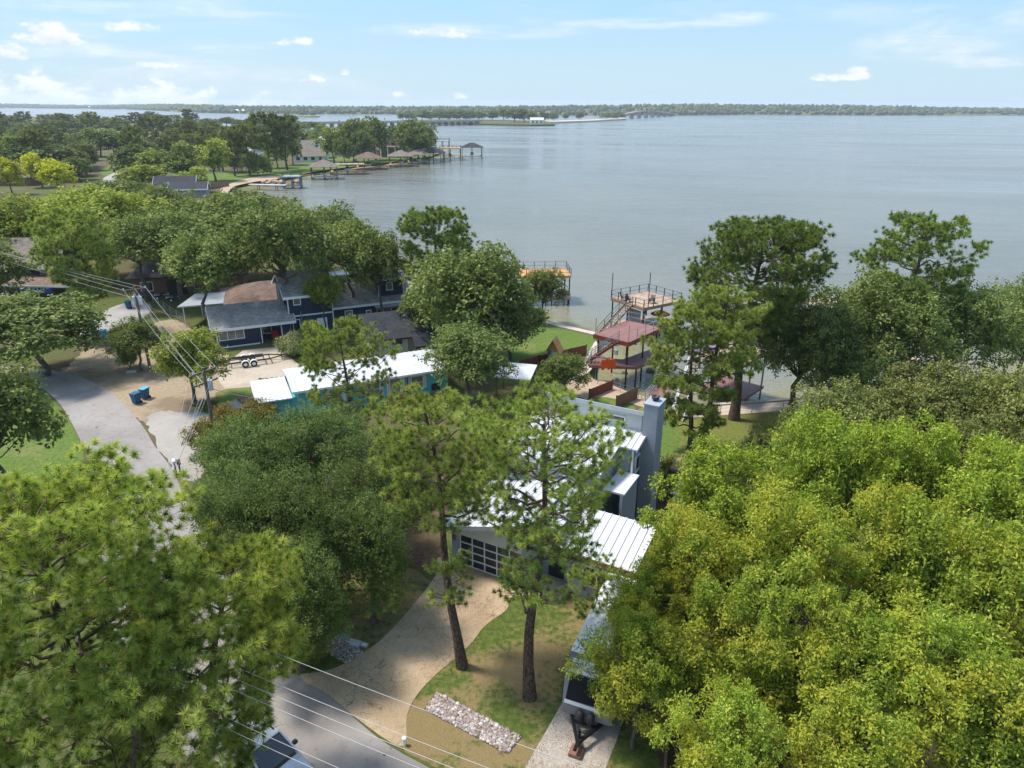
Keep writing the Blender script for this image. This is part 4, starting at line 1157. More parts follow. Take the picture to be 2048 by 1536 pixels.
def gable(parent, x0, x1, y0, y1, ze, zr, axis, mat, wallmat, ov=.4, th=.14, trim=None, ridge_off=0.0):
    """gable roof with ridge along axis; gable walls filled"""
    if axis == 'x':
        ym = (y0 + y1) / 2 + ridge_off; k0 = (zr - ze) / (ym - y0); k1 = (zr - ze) / (y1 - ym)
        slab('roof', [(x0 - ov, y0 - ov, ze - ov * k0 + th), (x1 + ov, y0 - ov, ze - ov * k0 + th), (x1 + ov, ym, zr + th), (x0 - ov, ym, zr + th)], th, mat, parent)
        slab('roof', [(x0 - ov, ym, zr + th), (x1 + ov, ym, zr + th), (x1 + ov, y1 + ov, ze - ov * k1 + th), (x0 - ov, y1 + ov, ze - ov * k1 + th)], th, mat, parent)
        for xx in (x0, x1 - .15):
            MB().prism([(xx, y0, ze), (xx, y1, ze), (xx, ym, zr)], (.15, 0, 0)).build('gable_wall', wallmat, parent)
        if trim:
            b = MB()
            b.box(x0 - ov - .02, x1 + ov + .02, y0 - ov - .06, y0 - ov, ze - ov * k0 - .14, ze - ov * k0 + th + .02)
            b.build('fascia', trim, parent)
            for xx in (x0 - ov - .05, x1 + ov):
                b = MB()
                b.prism([(xx, y0 - ov, ze - ov * k0 - .12), (xx, ym, zr - .12), (xx, ym, zr + th + .02), (xx, y0 - ov, ze - ov * k0 + th + .02)], (.05, 0, 0))
                b.prism([(xx, ym, zr - .12), (xx, y1 + ov, ze - ov * k1 - .12), (xx, y1 + ov, ze - ov * k1 + th + .02), (xx, ym, zr + th + .02)], (.05, 0, 0))
                b.build('bargeboard', trim, parent)
    else:
        xm = (x0 + x1) / 2 + ridge_off; k0 = (zr - ze) / (xm - x0); k1 = (zr - ze) / (x1 - xm)
        slab('roof', [(x0 - ov, y0 - ov, ze - ov * k0 + th), (xm, y0 - ov, zr + th), (xm, y1 + ov, zr + th), (x0 - ov, y1 + ov, ze - ov * k0 + th)], th, mat, parent)
        slab('roof', [(xm, y0 - ov, zr + th), (x1 + ov, y0 - ov, ze - ov * k1 + th), (x1 + ov, y1 + ov, ze - ov * k1 + th), (xm, y1 + ov, zr + th)], th, mat, parent)
        for yy in (y0, y1 - .15):
            MB().prism([(x0, yy, ze), (x1, yy, ze), (xm, yy, zr)], (0, .15, 0)).build('gable_wall', wallmat, parent)
        if trim:
            for yy in (y0 - ov - .05, y1 + ov):
                b = MB()
                b.prism([(x0 - ov, yy, ze - ov * k0 - .12), (xm, yy, zr - .12), (xm, yy, zr + th + .02), (x0 - ov, yy, ze - ov * k0 + th + .02)], (0, .05, 0))
                b.prism([(xm, yy, zr - .12), (x1 + ov, yy, ze - ov * k1 - .12), (x1 + ov, yy, ze - ov * k1 + th + .02), (xm, yy, zr + th + .02)], (0, .05, 0))
                b.build('bargeboard', trim, parent)

def hip(name, parent, x0, x1, y0, y1, ze, zr, mat, ov=.4, th=.12):
    x0 -= ov; x1 += ov; y0 -= ov; y1 += ov
    lx, ly = x1 - x0, y1 - y0
    if lx >= ly: a, b = Vector((x0 + ly / 2, (y0 + y1) / 2, zr)), Vector((x1 - ly / 2, (y0 + y1) / 2, zr))
    else: a, b = Vector(((x0 + x1) / 2, y0 + lx / 2, zr)), Vector(((x0 + x1) / 2, y1 - lx / 2, zr))
    c = [Vector((x0, y0, ze)), Vector((x1, y0, ze)), Vector((x1, y1, ze)), Vector((x0, y1, ze))]
    dn = Vector((0, 0, th))
    V = c + [a, b] + [p - dn for p in c]
    Fc = ([(0, 1, 5, 4), (1, 2, 5), (2, 3, 4, 5), (3, 0, 4)] if lx >= ly else [(0, 1, 4), (1, 2, 5, 4), (2, 3, 5), (3, 0, 4, 5)])
    Fc += [(0, 6, 7, 1), (1, 7, 8, 2), (2, 8, 9, 3), (3, 9, 6, 0), (9, 8, 7, 6)]
    return MB().add(V, Fc).build(name, mat, parent)

def seam_roof(parent, x0, x1, y0, y1, zf, n, mat, th=.1, name='roof_panel'):
    """standing-seam roof of n panels side by side along x; zf(x, y) gives the top height"""
    first = None
    for i in range(n):
        a, b = x0 + (x1 - x0) * i / n, x0 + (x1 - x0) * (i + 1) / n
        m = MB()
        P = [(a + .002, y0, zf(a, y0)), (b - .002, y0, zf(b, y0)), (b - .002, y1, zf(b, y1)), (a + .002, y1, zf(a, y1))]
        m.prism([Vector(p) - Vector((0, 0, th)) for p in P], (0, 0, th))
        Q = [(a, y0, zf(a, y0)), (a + .045, y0, zf(a, y0)), (a + .045, y1, zf(a, y1)), (a, y1, zf(a, y1))]
        m.prism([Vector(p) + Vector((0, 0, .001)) for p in Q], (0, 0, .055))
        m.build(name, mat, parent)

# ------------------------------------------------------------------ the white-roofed modern house
HO = empty('modern_house', G(907, 1124), rad(-29), label='modern grey house with white standing-seam metal roofs and a tall chimney', cat='house')
def h_garage():
    gw, W = M['cream_wall'], M['grey_wall']
    zf = lambda x, y: 2.95 + .31 * x
    wall('front_wall', gw, HO, (.45, 0), (4.75, 0), 2.18, zf(.45, 0) - .12, zf(4.75, 0) - .12, .2)
    boxo('pilaster', W, HO, 0, .45, -.1, .3, 0, 2.85)
    boxo('pilaster', W, HO, 4.75, 5.35, -.1, .5, 0, 4.45)
    wall('side_wall', W, HO, (.02, 5.3), (.02, .3), 0, 2.85, 2.85)
    wall('side_wall', gw, HO, (5.33, .5), (5.33, 5.4), 0, 4.5, 4.5, .15)
    seam_roof(HO, -.5, 5.6, -.75, 5.59, zf, 12, M['white_metal'])
    b = MB(); b.prism([(-.5, -.80, zf(-.5, 0) - .26), (5.6, -.80, zf(5.6, 0) - .26), (5.6, -.80, zf(5.6, 0) + .03), (-.5, -.80, zf(-.5, 0) + .03)], (0, .045, 0)); b.build('fascia', M['galv'], HO)
    # glazed garage door: frame, then every pane on its own
    door = empty('garage_door', (0, 0, 0), 0, HO)
    cols, rows = 5, 4; x0, x1, z0, z1 = .5, 4.72, .03, 2.15
    fr = MB()
    for i in range(cols + 1):
        x = x0 + (x1 - x0) * i / cols; fr.box(x - .035, x + .035, .05, .13, z0, z1)
    for j in range(rows + 1):
        z = z0 + (z1 - z0) * j / rows; fr.box(x0, x1, .04, .12, z - .035, z + .035)
    fr.build('door_frame', M['alu'], door)
    pm = None
    for i in range(cols):
        for j in range(rows):
            a, b_ = x0 + (x1 - x0) * i / cols + .036, x0 + (x1 - x0) * (i + 1) / cols - .036
            c, d_ = z0 + (z1 - z0) * j / rows + .036, z0 + (z1 - z0) * (j + 1) / rows - .036
            boxo('pane', M['glass'], door, a, b_, .085, .105, c, d_)
    sc_ = MB().box(.12, .3, -.2, -.1, 1.75, 2.1).build('wall_lamp', M['terracotta'], HO, .02)
h_garage()
def h_entry_and_wing():
    W = M['grey_wall']
    wall('entry_wall', W, HO, (5.35, 1.6), (7.0, 1.6), 0, 4.3)
    boxo('entry_door', M['dark'], HO, 5.7, 6.7, 1.52, 1.59, .05, 2.25)
    boxo('entry_step', M['conc'], HO, 5.4, 7.3, -.4, 1.55, .022, .16)
    # right wing with a shed roof falling towards the street
    zf = lambda x, y: 2.95 + .27 * (y - .4)
    wall('front_wall', W, HO, (7.0, .9), (11.0, .9), 0, 2.95, 2.95)
    wall('side_wall', W, HO, (10.98, .9), (10.98, 3.7), 0, 2.95, 3.68)
    wall('back_wall', W, HO, (10.98, 3.7), (7.0, 3.7), 0, 3.7)
    wall('side_wall', W, HO, (7.02, 3.7), (7.02, .9), 0, 3.66, 3.0)
    seam_roof(HO, 6.7, 11.3, .45, 3.9, zf, 10, M['white_metal'])
    boxo('fascia', M['terracotta'], HO, 6.7, 11.4, .39, .445, 2.74, 2.99)
    window(HO, (9.0, .9, 1.5), (1, 0), 1.6, 1.2, 'white', 'glass', 1)
    # roof over the entry joins the two
    slab('roof', [(5.62, .6, 4.3), (6.68, .6, 4.0), (6.68, 5.4, 4.3), (5.62, 5.4, 4.6)], .1, M['white_metal'], HO)
h_entry_and_wing()
def h_upper():
    W = M['grey_wall']
    # two-storey block
    wall('upper_wall', W, HO, (.6, 5.6), (7.0, 5.6), 0, 5.4)
    wall('side_wall', W, HO, (.62, 10.2), (.62, 5.6), 0, 6.35, 5.4)
    wall('side_wall', W, HO, (7.0, 5.6), (7.0, 8.5), 0, 5.4, 5.98)
    wall('upper_wall', W, HO, (7.0, 8.5), (8.05, 8.5), 0, 5.95)
    wall('side_wall', W, HO, (8.05, 8.5), (8.05, 10.2), 0, 5.98, 6.3)
    zf = lambda x, y: 5.5 + .215 * (y - 5.6)
    seam_roof(HO, .3, 7.2, 5.3, 10.19, zf, 15, M['white_metal'])
    seam_roof(HO, 7.2, 8.35, 8.25, 10.19, zf, 3, M['white_metal'])
    b = MB(); b.prism([(8.352, 8.2, 5.84), (8.352, 10.19, 6.27), (8.352, 10.19, 6.52), (8.352, 8.2, 6.09)], (.06, 0, 0)); b.build('fascia', M['galv'], HO)
    boxo('fascia', M['galv'], HO, .3, 7.2, 5.23, 5.29, 5.2, 5.45)
    boxo('downpipe', M['white'], HO, 8.0, 8.12, 8.36, 8.48, 2.5, 5.9)
    # clerestory with its slit window
    wall('clerestory_wall', M['cream_wall'], HO, (1.2, 10.2), (8.1, 10.2), 5.9, 7.75)
    wall('side_wall', W, HO, (8.1, 10.2), (8.1, 14.0), 0, 7.7, 5.5)
    wall('side_wall', W, HO, (1.2, 14.0), (1.2, 10.2), 0, 5.5, 7.7)
    wall('back_wall', W, HO, (8.1, 14.0), (1.2, 14.0), 0, 5.5)
    slab('roof', [(.9, 9.9, 7.95), (8.4, 9.9, 7.95), (8.4, 14.3, 5.5), (.9, 14.3, 5.5)], .16, M['white_metal'], HO)
    boxo('fascia', M['galv'], HO, .9, 8.4, 9.83, 9.89, 7.7, 7.98)
    window(HO, (5.9, 10.2, 7.05), (1, 0), 1.7, .26, 'white', 'glass')
    window(HO, (8.05, 9.4, 4.6), (0, 1), .75, 1.0, 'white', 'glass')
    window(HO, (2.4, 5.6, 4.7), (1, 0), 1.0, .5, 'white', 'glass')
    window(HO, (5.0, 5.6, 4.85), (1, 0), 1.0, .4, 'white', 'glass')
    # low flat roof at the foot of the tall side wall
    slab('roof', [(7.22, 5.75, 4.25), (8.6, 5.75, 4.25), (8.6, 8.4, 4.32), (7.22, 8.4, 4.32)], .12, M['white_metal'], HO)
    wall('side_wall', W, HO, (8.5, 5.75), (8.5, 8.4), 0, 4.1)
    # chimney
    ch = MB().box(8.13, 9.05, 9.75, 11.1, 0, 8.55).build('chimney', M['chim_stain'], HO, .01)
    boxo('chimney_cap', M['grey_wall'], ch, 8.07, 9.11, 9.69, 11.16, 8.552, 8.64)
    MB().lathe([(.0, 8.64), (.14, 8.64), (.15, 8.72), (.24, 8.76), (.27, 8.95), (.2, 8.95), (.19, 8.86), (.0, 8.86)], 16, (8.6, 10.5, 0)).build('flue_cap', M['steel'], ch, smooth=True)
    # rear deck and its white open stair
    dk = boxo('rear_deck', M['wood'], HO, 9.2, 11.6, 13.2, 15.2, 2.55, 2.72)
    for x, y in ((11.5, 13.3), (11.5, 15.1), (9.4, 15.1)): boxo('post', M['steel'], dk, x - .09, x + .09, y - .09, y + .09, 0, 2.54)
    for i in range(8): boxo('tread', M['white'], dk, 9.9, 11.0, 12.9 - i * .27, 13.15 - i * .27, 2.3 - i * .28, 2.36 - i * .28)
h_upper()

# ------------------------------------------------------------------ turquoise house
TQ = empty('turquoise_house', G(600, 832), rad(25), label='long turquoise house with a white metal roof', cat='house')
def turq():
    m = M['turq']
    L, D = 14.0, 5.2
    boxo('wall', m, TQ, 0, L, 0, D, 0, 2.55)
    zf = lambda x, y: 2.62 + .13 * (min(y, 2.6) + .5) - .13 * max(0, y - 2.6)
    seam_roof(TQ, -.5, L + .5, -.55, 2.6, lambda x, y: 2.6 + .14 * (y + .5), 30, M['white_metal'])
    seam_roof(TQ, -.5, L + .5, 2.602, D + .55, lambda x, y: 3.03 - .14 * (y - 2.6), 30, M['white_metal'])
    boxo('fascia', M['white'], TQ, -.5, L + .5, -.62, -.56, 2.4, 2.6)
    # lower lean-to at the left
    boxo('wall', m, TQ, -3.3, -.02, -.2, 3.4, 0, 1.95)
    seam_roof(TQ, -3.6, -.52, -.7, 3.8, lambda x, y: 2.12 + .1 * (y + .7), 7, M['white_metal'])
    for x, w in ((3.3, 1.0), (6.8, 1.1), (11.0, 1.1)):
        o = window(TQ, (x, -.0, 1.45), (1, 0), w, 1.25, 'white', 'glass_grey', 0, 1)
        for s in (-1, 1): boxo('shutter', M['offwhite'], o, x + s * (w / 2 + .25) - .14, x + s * (w / 2 + .25) + .14, -.05, -.005, .8, 2.1)
    boxo('porch_recess', M['offwhite'], TQ, 8.2, 9.6, -.04, -.004, 0, 2.35)
    boxo('door', M['grey_siding'], TQ, 8.4, 9.3, -.09, -.045, .1, 2.2)
    for x in (0, 8.1, 9.7, L): boxo('corner_trim', M['white'], TQ, x - .06, x + .06, -.07, -.0, 0, 2.4)
    dk = boxo('deck', M['red_wood'], TQ, 7.9, 10.4, -1.7, -.1, .0, .55)
    b = MB()
    for i in range(9): b.box(7.95 + i * .3, 8.0 + i * .3, -1.7, -1.64, .55, 1.35)
    b.box(7.9, 10.4, -1.72, -1.62, 1.35, 1.43); b.box(10.32, 10.4, -1.6, -.1, 1.35, 1.43); b.build('railing', M['red_wood'], dk)
    MB().prism([(10.0, -.3, .55), (10.0, -.15, .55), (10.0, -.15, 2.2), (10.0, -.3, 1.9)], (.06, 0, 0)).build('post', M['red_wood'], dk)
    b = MB().box(12.4, 13.1, -.5, -.1, .55, 1.1)
    b.build('air_conditioner', M['dark'], TQ, .03)
    for k in range(5): boxo('foundation_skirt', M['tan_wall'], TQ, .1 + k * 2.78, .1 + k * 2.78 + 2.7, -.03, -.004, 0, .28) if k not in (2, 3) else None
turq()

# charcoal-roofed shed
SD = empty('board_shed', G(742, 722), rad(22), label='beige board-sided shed with a steep charcoal shingle roof', cat='shed')
def shed():
    m = M['beige_bb']
    boxo('wall', m, SD, 0, 4.2, 0, 6.0, 0, 2.4)
    boxo('wall', m, SD, 4.22, 9.0, .6, 6.0, 0, 2.3)
    slab('roof', [(-.5, -.4, 2.35), (4.6, -.4, 2.35), (4.6, 3.1, 4.5), (-.5, 3.1, 4.5)], .16, M['sh_dark'], SD)
    slab('roof', [(4.6, -1.6, 1.55), (9.4, -1.6, 1.55), (9.4, 3.1, 4.5), (4.6, 3.1, 4.5)], .16, M['sh_dark'], SD)
    slab('roof', [(-.5, 3.1, 4.5), (9.4, 3.1, 4.5), (9.4, 6.5, 2.4), (-.5, 6.5, 2.4)], .16, M['sh_dark'], SD)
    for x in (.0, 8.85): MB().prism([(x, 0, 2.4), (x, 6, 2.4), (x, 3.1, 4.3)], (.15, 0, 0)).build('gable_wall', m, SD)
    window(SD, (3.0, 0, 1.9), (1, 0), .9, .45, 'dark', 'glass')
    for k in range(2): MB().bar((4.7 + k * 3.9, -1.3, 0), (4.7 + k * 3.9, -1.3, 1.45), .14).build('post', M['wood'], SD)
shed()

# ------------------------------------------------------------------ navy house
NV = empty('navy_house', G(437, 698), rad(26), label='navy blue two-storey house with grey shingle roofs and white trim', cat='house')
def navy():
    m, W = M['navy'], M['white']
    # one-storey wing
    boxo('wall', m, NV, 0, 4.6, 0, 6.2, 0, 2.5)
    boxo('wall', m, NV, 4.62, 8.2, 1.6, 6.2, 0, 2.5)
    boxo('wall', m, NV, 7.2, 8.18, .0, 1.58, 0, 2.5)
    gable(NV, -.0, 8.2, 0, 6.2, 2.55, 4.15, 'x', M['sh_grey'], m, .55, .14, W)
    window(NV, (1.6, 0, 1.5), (1, 0), 2.6, 1.0, 'white', 'glass_grey', 2)
    window(NV, (5.7, 1.6, 1.4), (1, 0), .9, 1.3, 'white', 'glass')
    for x in (4.55, 4.85, 7.15): boxo('porch_post', W, NV, x - .06, x + .06, .02, .14, 0, 2.45)
    boxo('corner_board', W, NV, -.03, .1, -.03, .1, 0, 2.45)
    for x0, x1 in ((0, 4.6),): boxo('skirt_trim', W, NV, x0, x1, -.035, -.003, 0, .16)
    MB().box(6.0, 6.9, .6, 1.2, .35, .6).box(6.0, 6.9, 1.15, 1.25, .6, 1.0).build('porch_bench', M['red_fabric'], NV, .03)
    # tall block
    boxo('wall', m, NV, 8.22, 13.4, .6, 8.2, 0, 5.2)
    gable(NV, 8.22, 13.4, .6, 8.2, 5.2, 7.0, 'x', M['sh_grey'], m, .5, .14, W)
    boxo('trim_band', W, NV, 8.2, 13.42, .56, .595, 2.55, 2.72)
    boxo('corner_board', W, NV, 8.18, 8.3, .55, .68, 0, 5.15); boxo('corner_board', W, NV, 13.32, 13.44, .55, .68, 0, 5.15)
    window(NV, (9.3, .6, 4.4), (1, 0), .7, .75, 'white', 'glass_grey')
    window(NV, (9.0, .6, 1.3), (1, 0), .7, 1.7, 'white', 'glass')
    boxo('door', W, NV, 11.4, 12.6, .53, .596, 0, 2.05)
    ch = boxo('chimney', M['grey_siding'], NV, 7.4, 8.0, 1.9, 2.7, 3.2, 6.4)
    MB().cyl((9.6, .45, 0), (9.6, .45, 3.2), .06).build('conduit', M['grey_siding'], NV)
    # long rear block
    boxo('wall', m, NV, 13.42, 23.5, 1.6, 8.0, 0, 2.9)
    slab('roof', [(13.42, 1.1, 2.95), (24.0, 1.1, 2.95), (24.0, 4.8, 5.0), (13.42, 4.8, 5.0)], .15, M['sh_grey'], NV)
    slab('roof', [(13.42, 4.8, 5.0), (24.0, 4.8, 5.0), (24.0, 8.5, 2.95), (13.42, 8.5, 2.95)], .15, M['sh_grey'], NV)
    boxo('fascia', W, NV, 13.42, 24.0, 1.04, 1.095, 2.7, 2.97)
    MB().prism([(23.35, 1.6, 2.9), (23.35, 8, 2.9), (23.35, 4.8, 4.8)], (.15, 0, 0)).build('gable_wall', m, NV)
    for x, w, h in ((15.5, .8, 1.3), (18.0, .5, .8), (20.4, 1.0, 1.1)): window(NV, (x, 1.6, 1.6), (1, 0), w, h, 'white', 'glass_grey')
    boxo('skirt_trim', W, NV, 13.42, 23.5, 1.565, 1.597, 0, .18)
    # dormer with its own small roof
    boxo('wall', m, NV, 19.6, 22.8, 2.1, 4.8, 3.3, 5.6)
    slab('roof', [(19.2, 1.7, 5.75), (23.2, 1.7, 5.75), (23.2, 5.0, 6.6), (19.2, 5.0, 6.6)], .14, M['sh_grey'], NV)
    boxo('trim_band', W, NV, 19.2, 23.2, 1.64, 1.695, 5.5, 5.76)
    window(NV, (21.0, 2.1, 4.7), (1, 0), .7, .9, 'white', 'glass_grey')
    for x in (19.6, 22.8): boxo('corner_board', W, NV, x - .06, x + .06, 2.05, 2.12, 3.2, 5.5)
    boxo('wall', m, NV, 23.52, 25.6, 1.8, 6.0, 0, 2.4)
    slab('roof', [(23.3, 1.3, 2.55), (26.0, 1.3, 2.55), (26.0, 6.4, 3.4), (23.3, 6.4, 3.4)], .14, M['sh_grey'], NV)
    window(NV, (24.6, 1.8, 1.3), (1, 0), .8, 1.4, 'white', 'glass')
navy()
PT = empty('patio_cover', G(790, 640), rad(26), label='grey patio cover on wooden posts right of the navy house', cat='patio cover')
slab('roof', [(-3, -2.2, 2.6), (3.2, -2.2, 2.6), (3.2, 2.4, 2.9), (-3, 2.4, 2.9)], .14, M['grey_wall'], PT)
boxo('beam', M['wood'], PT, -2.9, 3.1, -2.1, -1.95, 2.25, 2.455)
for x in (-2.8, 3.0):
    for y in (-2.0, 2.2): boxo('post', M['wood'], PT, x - .08, x + .08, y - .08, y + .08, 0, 2.24)

# ------------------------------------------------------------------ houses behind
BG = empty('beige_house', G(545, 640), rad(24), label='beige brick house with a brown shingle roof behind the navy house', cat='house')
boxo('wall', M['tan_wall'], BG, -5, 9, 0, 8, 0, 2.7)
hip('roof', BG, -5, 9, 0, 8, 2.75, 4.3, M['sh_brown'], .6)
window(BG, (-2.5, 0, 1.5), (1, 0), 1.4, 1.1, 'white', 'glass')
slab('rear_roof', [(3.0, 8.7, 3.2), (12, 8.7, 3.2), (12, 12.5, 2.9), (3.0, 12.5, 2.9)], .15, M['white_metal'], BG)
CP = empty('carport', G(402, 645), rad(18), label='flat white carport on thin posts before the brick houses', cat='carport')
slab('roof', [(-2.2, -2.0, 2.75), (7.6, -1.6, 2.75), (7.6, 3.6, 2.95), (-.5, 3.6, 2.95)], .16, M['galv_rail'], CP)
boxo('fascia', M['white'], CP, 5.0, 7.7, -1.72, -1.64, 2.5, 2.8)
for x, y in ((-1.6, -1.6), (2.6, -1.4), (7.3, -1.3), (7.3, 3.3), (0, 3.3)): boxo('post', M['white'], CP, x - .06, x + .06, y - .06, y + .06, 0, 2.58)
boxo('back_wall', M['grey_siding'], CP, 2.6, 7.2, 3.3, 3.5, 0, 2.7)
BR = empty('brick_house', G(330, 590), rad(14), label='brown brick ranch house with dark shingle roof under the oaks', cat='house')
boxo('wall', M['brick'], BR, -4, 11, 0, 8, 0, 2.7)
hip('roof', BR, -4, 11, 0, 8, 2.75, 5.4, M['sh_dark'], .8)
window(BR, (-2.2, 0, 1.4), (1, 0), 1.5, 1.2, 'white', 'glass', 1)
window(BR, (5, 0, 1.4), (1, 0), 1.5, 1.2, 'white', 'glass', 1)
boxo('garage_shade_panel', M['dark'], BR, .5, 3.2, -.05, -.003, 0, 2.2)  # flat dark panel on the wall, painted shade in place of an opening
DB = empty('dark_brown_house', G(35, 590), rad(-4), label='dark brown sided house with pale gable roof at the left edge', cat='house')
boxo('wall', M['brown_wall'], DB, -9, 6, 0, 9, 0, 4.6)
gable(DB, -9, 6, 0, 9, 4.6, 7.4, 'x', M['sh_tan'], M['brown_wall'], .8, .16, M['white'])
window(DB, (.8, 0, 3.2), (1, 0), 2.4, .95, 'offwhite', 'glass_grey', 2)
window(DB, (5.0, 0, 3.4), (1, 0), 1.0, .95, 'offwhite', 'glass_grey')
slab('porch_roof', [(1.5, -4.2, 2.5), (11.5, -4.2, 2.5), (11.5, -.02, 3.1), (1.5, -.02, 3.1)], .14, M['sh_brown'], DB)
boxo('fascia', M['white'], DB, 1.5, 11.5, -4.26, -4.205, 2.3, 2.52)
for x in (1.8, 6.5, 11.2): boxo('post', M['offwhite'], DB, x - .07, x + .07, -4.1, -3.96, 0, 2.34)
boxo('tarp', M['blue_tarp'], DB, 3.8, 8.5, -4.0, -3.94, 1.5, 2.28)

def simple_house(u, v, rz, L, D, ze, zr, wallm, roofm, label, wins=(), axis='x', name='far_house'):
    o = empty(name, G(u, v), rad(rz), label=label, cat='house')
    boxo('wall', M[wallm], o, -L / 2, L / 2, 0, D, 0, ze)
    gable(o, -L / 2, L / 2, 0, D, ze, zr, axis, M[roofm], M[wallm], .5, .18, M['white'])
    for x, z, w, h in wins: window(o, (x, 0, z), (1, 0), w, h, 'white', 'glass')
    return o
o = simple_house(641, 317, 8, 8, 12, 7.0, 10.2, 'white', 'white_metal', 'white gabled house on the peninsula behind a bright tree', [(-1.5, 5.6, 1.4, 1.8), (1.8, 1.8, 1.4, 1.5)], 'y')
o = simple_house(618, 324, 6, 15, 11, 3.0, 6.4, 'offwhite', 'sh_tan', 'long low peninsula house with grey-tan roof below the white gable', [(-5, 1.6, 1.8, 1.4), (-1.5, 1.6, 1.8, 1.4), (2, 1.6, 1.8, 1.4), (5.5, 1.6, 1.2, 1.4)])
o = simple_house(605, 308, 5, 16, 10, 3.5, 7.0, 'tan_wall', 'sh_tan', 'tan-roofed peninsula house behind the long low one', [(-5, 1.8, 2, 1.4)])
GH = simple_house(788, 314, -8, 13, 18, 5.4, 11.0, 'tan_wall', 'sh_brown', 'large brown gabled peninsula house with tall white porch columns', [(-3.5, 2, 2.2, 2.4), (3.5, 2, 2.2, 2.4), (0, 6, 2.4, 2.6)], 'y')
slab('porch_roof', [(-7.0, -4.5, 5.3), (7.0, -4.5, 5.3), (7, -.02, 5.9), (-7, -.02, 5.9)], .25, M['sh_brown'], GH)
for x in (-5.8, -2, 2, 5.8): MB().cyl((x, -4.0, 0), (x, -4.0, 5.04), .35, .35, 12).build('porch_column', M['white'], GH, smooth=False)
o = simple_house(728, 314, -4, 16, 14, 4.2, 9.4, 'tan_wall', 'sh_brown', 'brown-roofed wing left of the gabled peninsula house', [(-4, 2, 2, 1.8), (2, 2, 2, 1.8)])
o = simple_house(825, 309, -10, 14, 9, 3.4, 6.2, 'offwhite', 'sh_tan', 'pale house under the dark oaks near the peninsula tip', [(-3, 1.8, 2, 1.6), (3, 1.8, 2, 1.6)])
o = simple_house(352, 394, 15, 11, 8, 3.2, 5.6, 'offwhite', 'sh_dark', 'small house with dark blue-grey roof behind the near oaks by the cove', [(-2, 1.8, 1.6, 1.4)])
o = simple_house(378, 396, 15, 10, 7, 2.6, 4.2, 'grey_siding', 'sh_dark', 'low outbuilding with charcoal roof right of the small cove house', [])
o = simple_house(12, 372, 4, 16, 9, 3.2, 5.8, 'brick', 'sh_brown', 'brick house behind the bright yellow trees at the left edge', [(2, 1.8, 1.6, 1.4), (5, 1.8, 1.6, 1.4)])
o = simple_house(255, 310, 10, 14, 9, 3.2, 6, 'brick', 'sh_brown', 'reddish house glimpsed in the far wood', [(0, 1.8, 2, 1.4)])
o = simple_house(500, 322, 12, 14, 9, 3.2, 6, 'white', 'white_metal', 'white-roofed house glimpsed behind the tall pines', [(0, 1.8, 2, 1.4)])
WS = empty('garden_shed', G(1035, 790), rad(-14), label='small white metal shelter roof behind the front pine', cat='shelter')
slab('roof', [(-1.9, -1.6, 2.3), (1.6, -1.6, 2.3), (1.6, 1.4, 2.75), (-1.9, 1.4, 2.75)], .1, M['white_metal'], WS)
for x in (-1.7, 1.4):
    for y in (-1.4, 1.2): boxo('post', M['brick'], WS, x - .07, x + .07, y - .07, y + .07, 0, 2.17)
# playhouse on the lake lawn
PH = empty('playhouse', G(1108, 728), rad(-20), label='narrow wooden playhouse with a steep orange roof by the red fence', cat='playhouse')
boxo('wall', M['grey_wood'], PH, -.6, .6, -.6, .6, 0, 1.7)
slab('roof', [(-.85, -.8, 1.45), (0, -.8, 2.95), (0, .8, 2.95), (-.85, .8, 1.45)], .09, M['orange_deck'], PH)
slab('roof', [(0, -.8, 2.95), (.85, -.8, 1.45), (.85, .8, 1.45), (0, .8, 2.95)], .09, M['orange_deck'], PH)
MB().prism([(-.6, -.6, 1.7), (.6, -.6, 1.7), (0, -.6, 2.7)], (0, .1, 0)).build('gable_wall', M['orange_deck'], PH)
MB().cyl((0, -.63, 1.5), (0, -.601, 1.5), .2, .2, 14).build('round_window', M['bin_lid'], PH)
boxo('door', M['dark'], PH, -.3, .3, -.63, -.603, 0, 1.1)
# ------------------------------------------------------------------ docks
def rail_run(parent, pts, h, post_m, rail_m, n_rails=2, step=1.6, pw=.07, rw=.035, tall=()):
    """posts with rails along a local polyline"""
    for k, (a, b) in enumerate(zip(pts, pts[1:])):
        a, b = Vector(a), Vector(b); L = (b - a).length; n = max(1, round(L / step))
        for i in range(n + (1 if k == len(pts) - 2 else 0)):
            p = a + (b - a) * i / n
            MB().box(p.x - pw / 2, p.x + pw / 2, p.y - pw / 2, p.y + pw / 2, p.z, p.z + h).build('rail_post', post_m, parent)
        b_ = MB()
        for j in range(n_rails):
            dz = Vector((0, 0, h * (j + 1) / n_rails - .04)); b_.bar(a + dz, b + dz, rw)
        b_.build('rail', rail_m, parent)

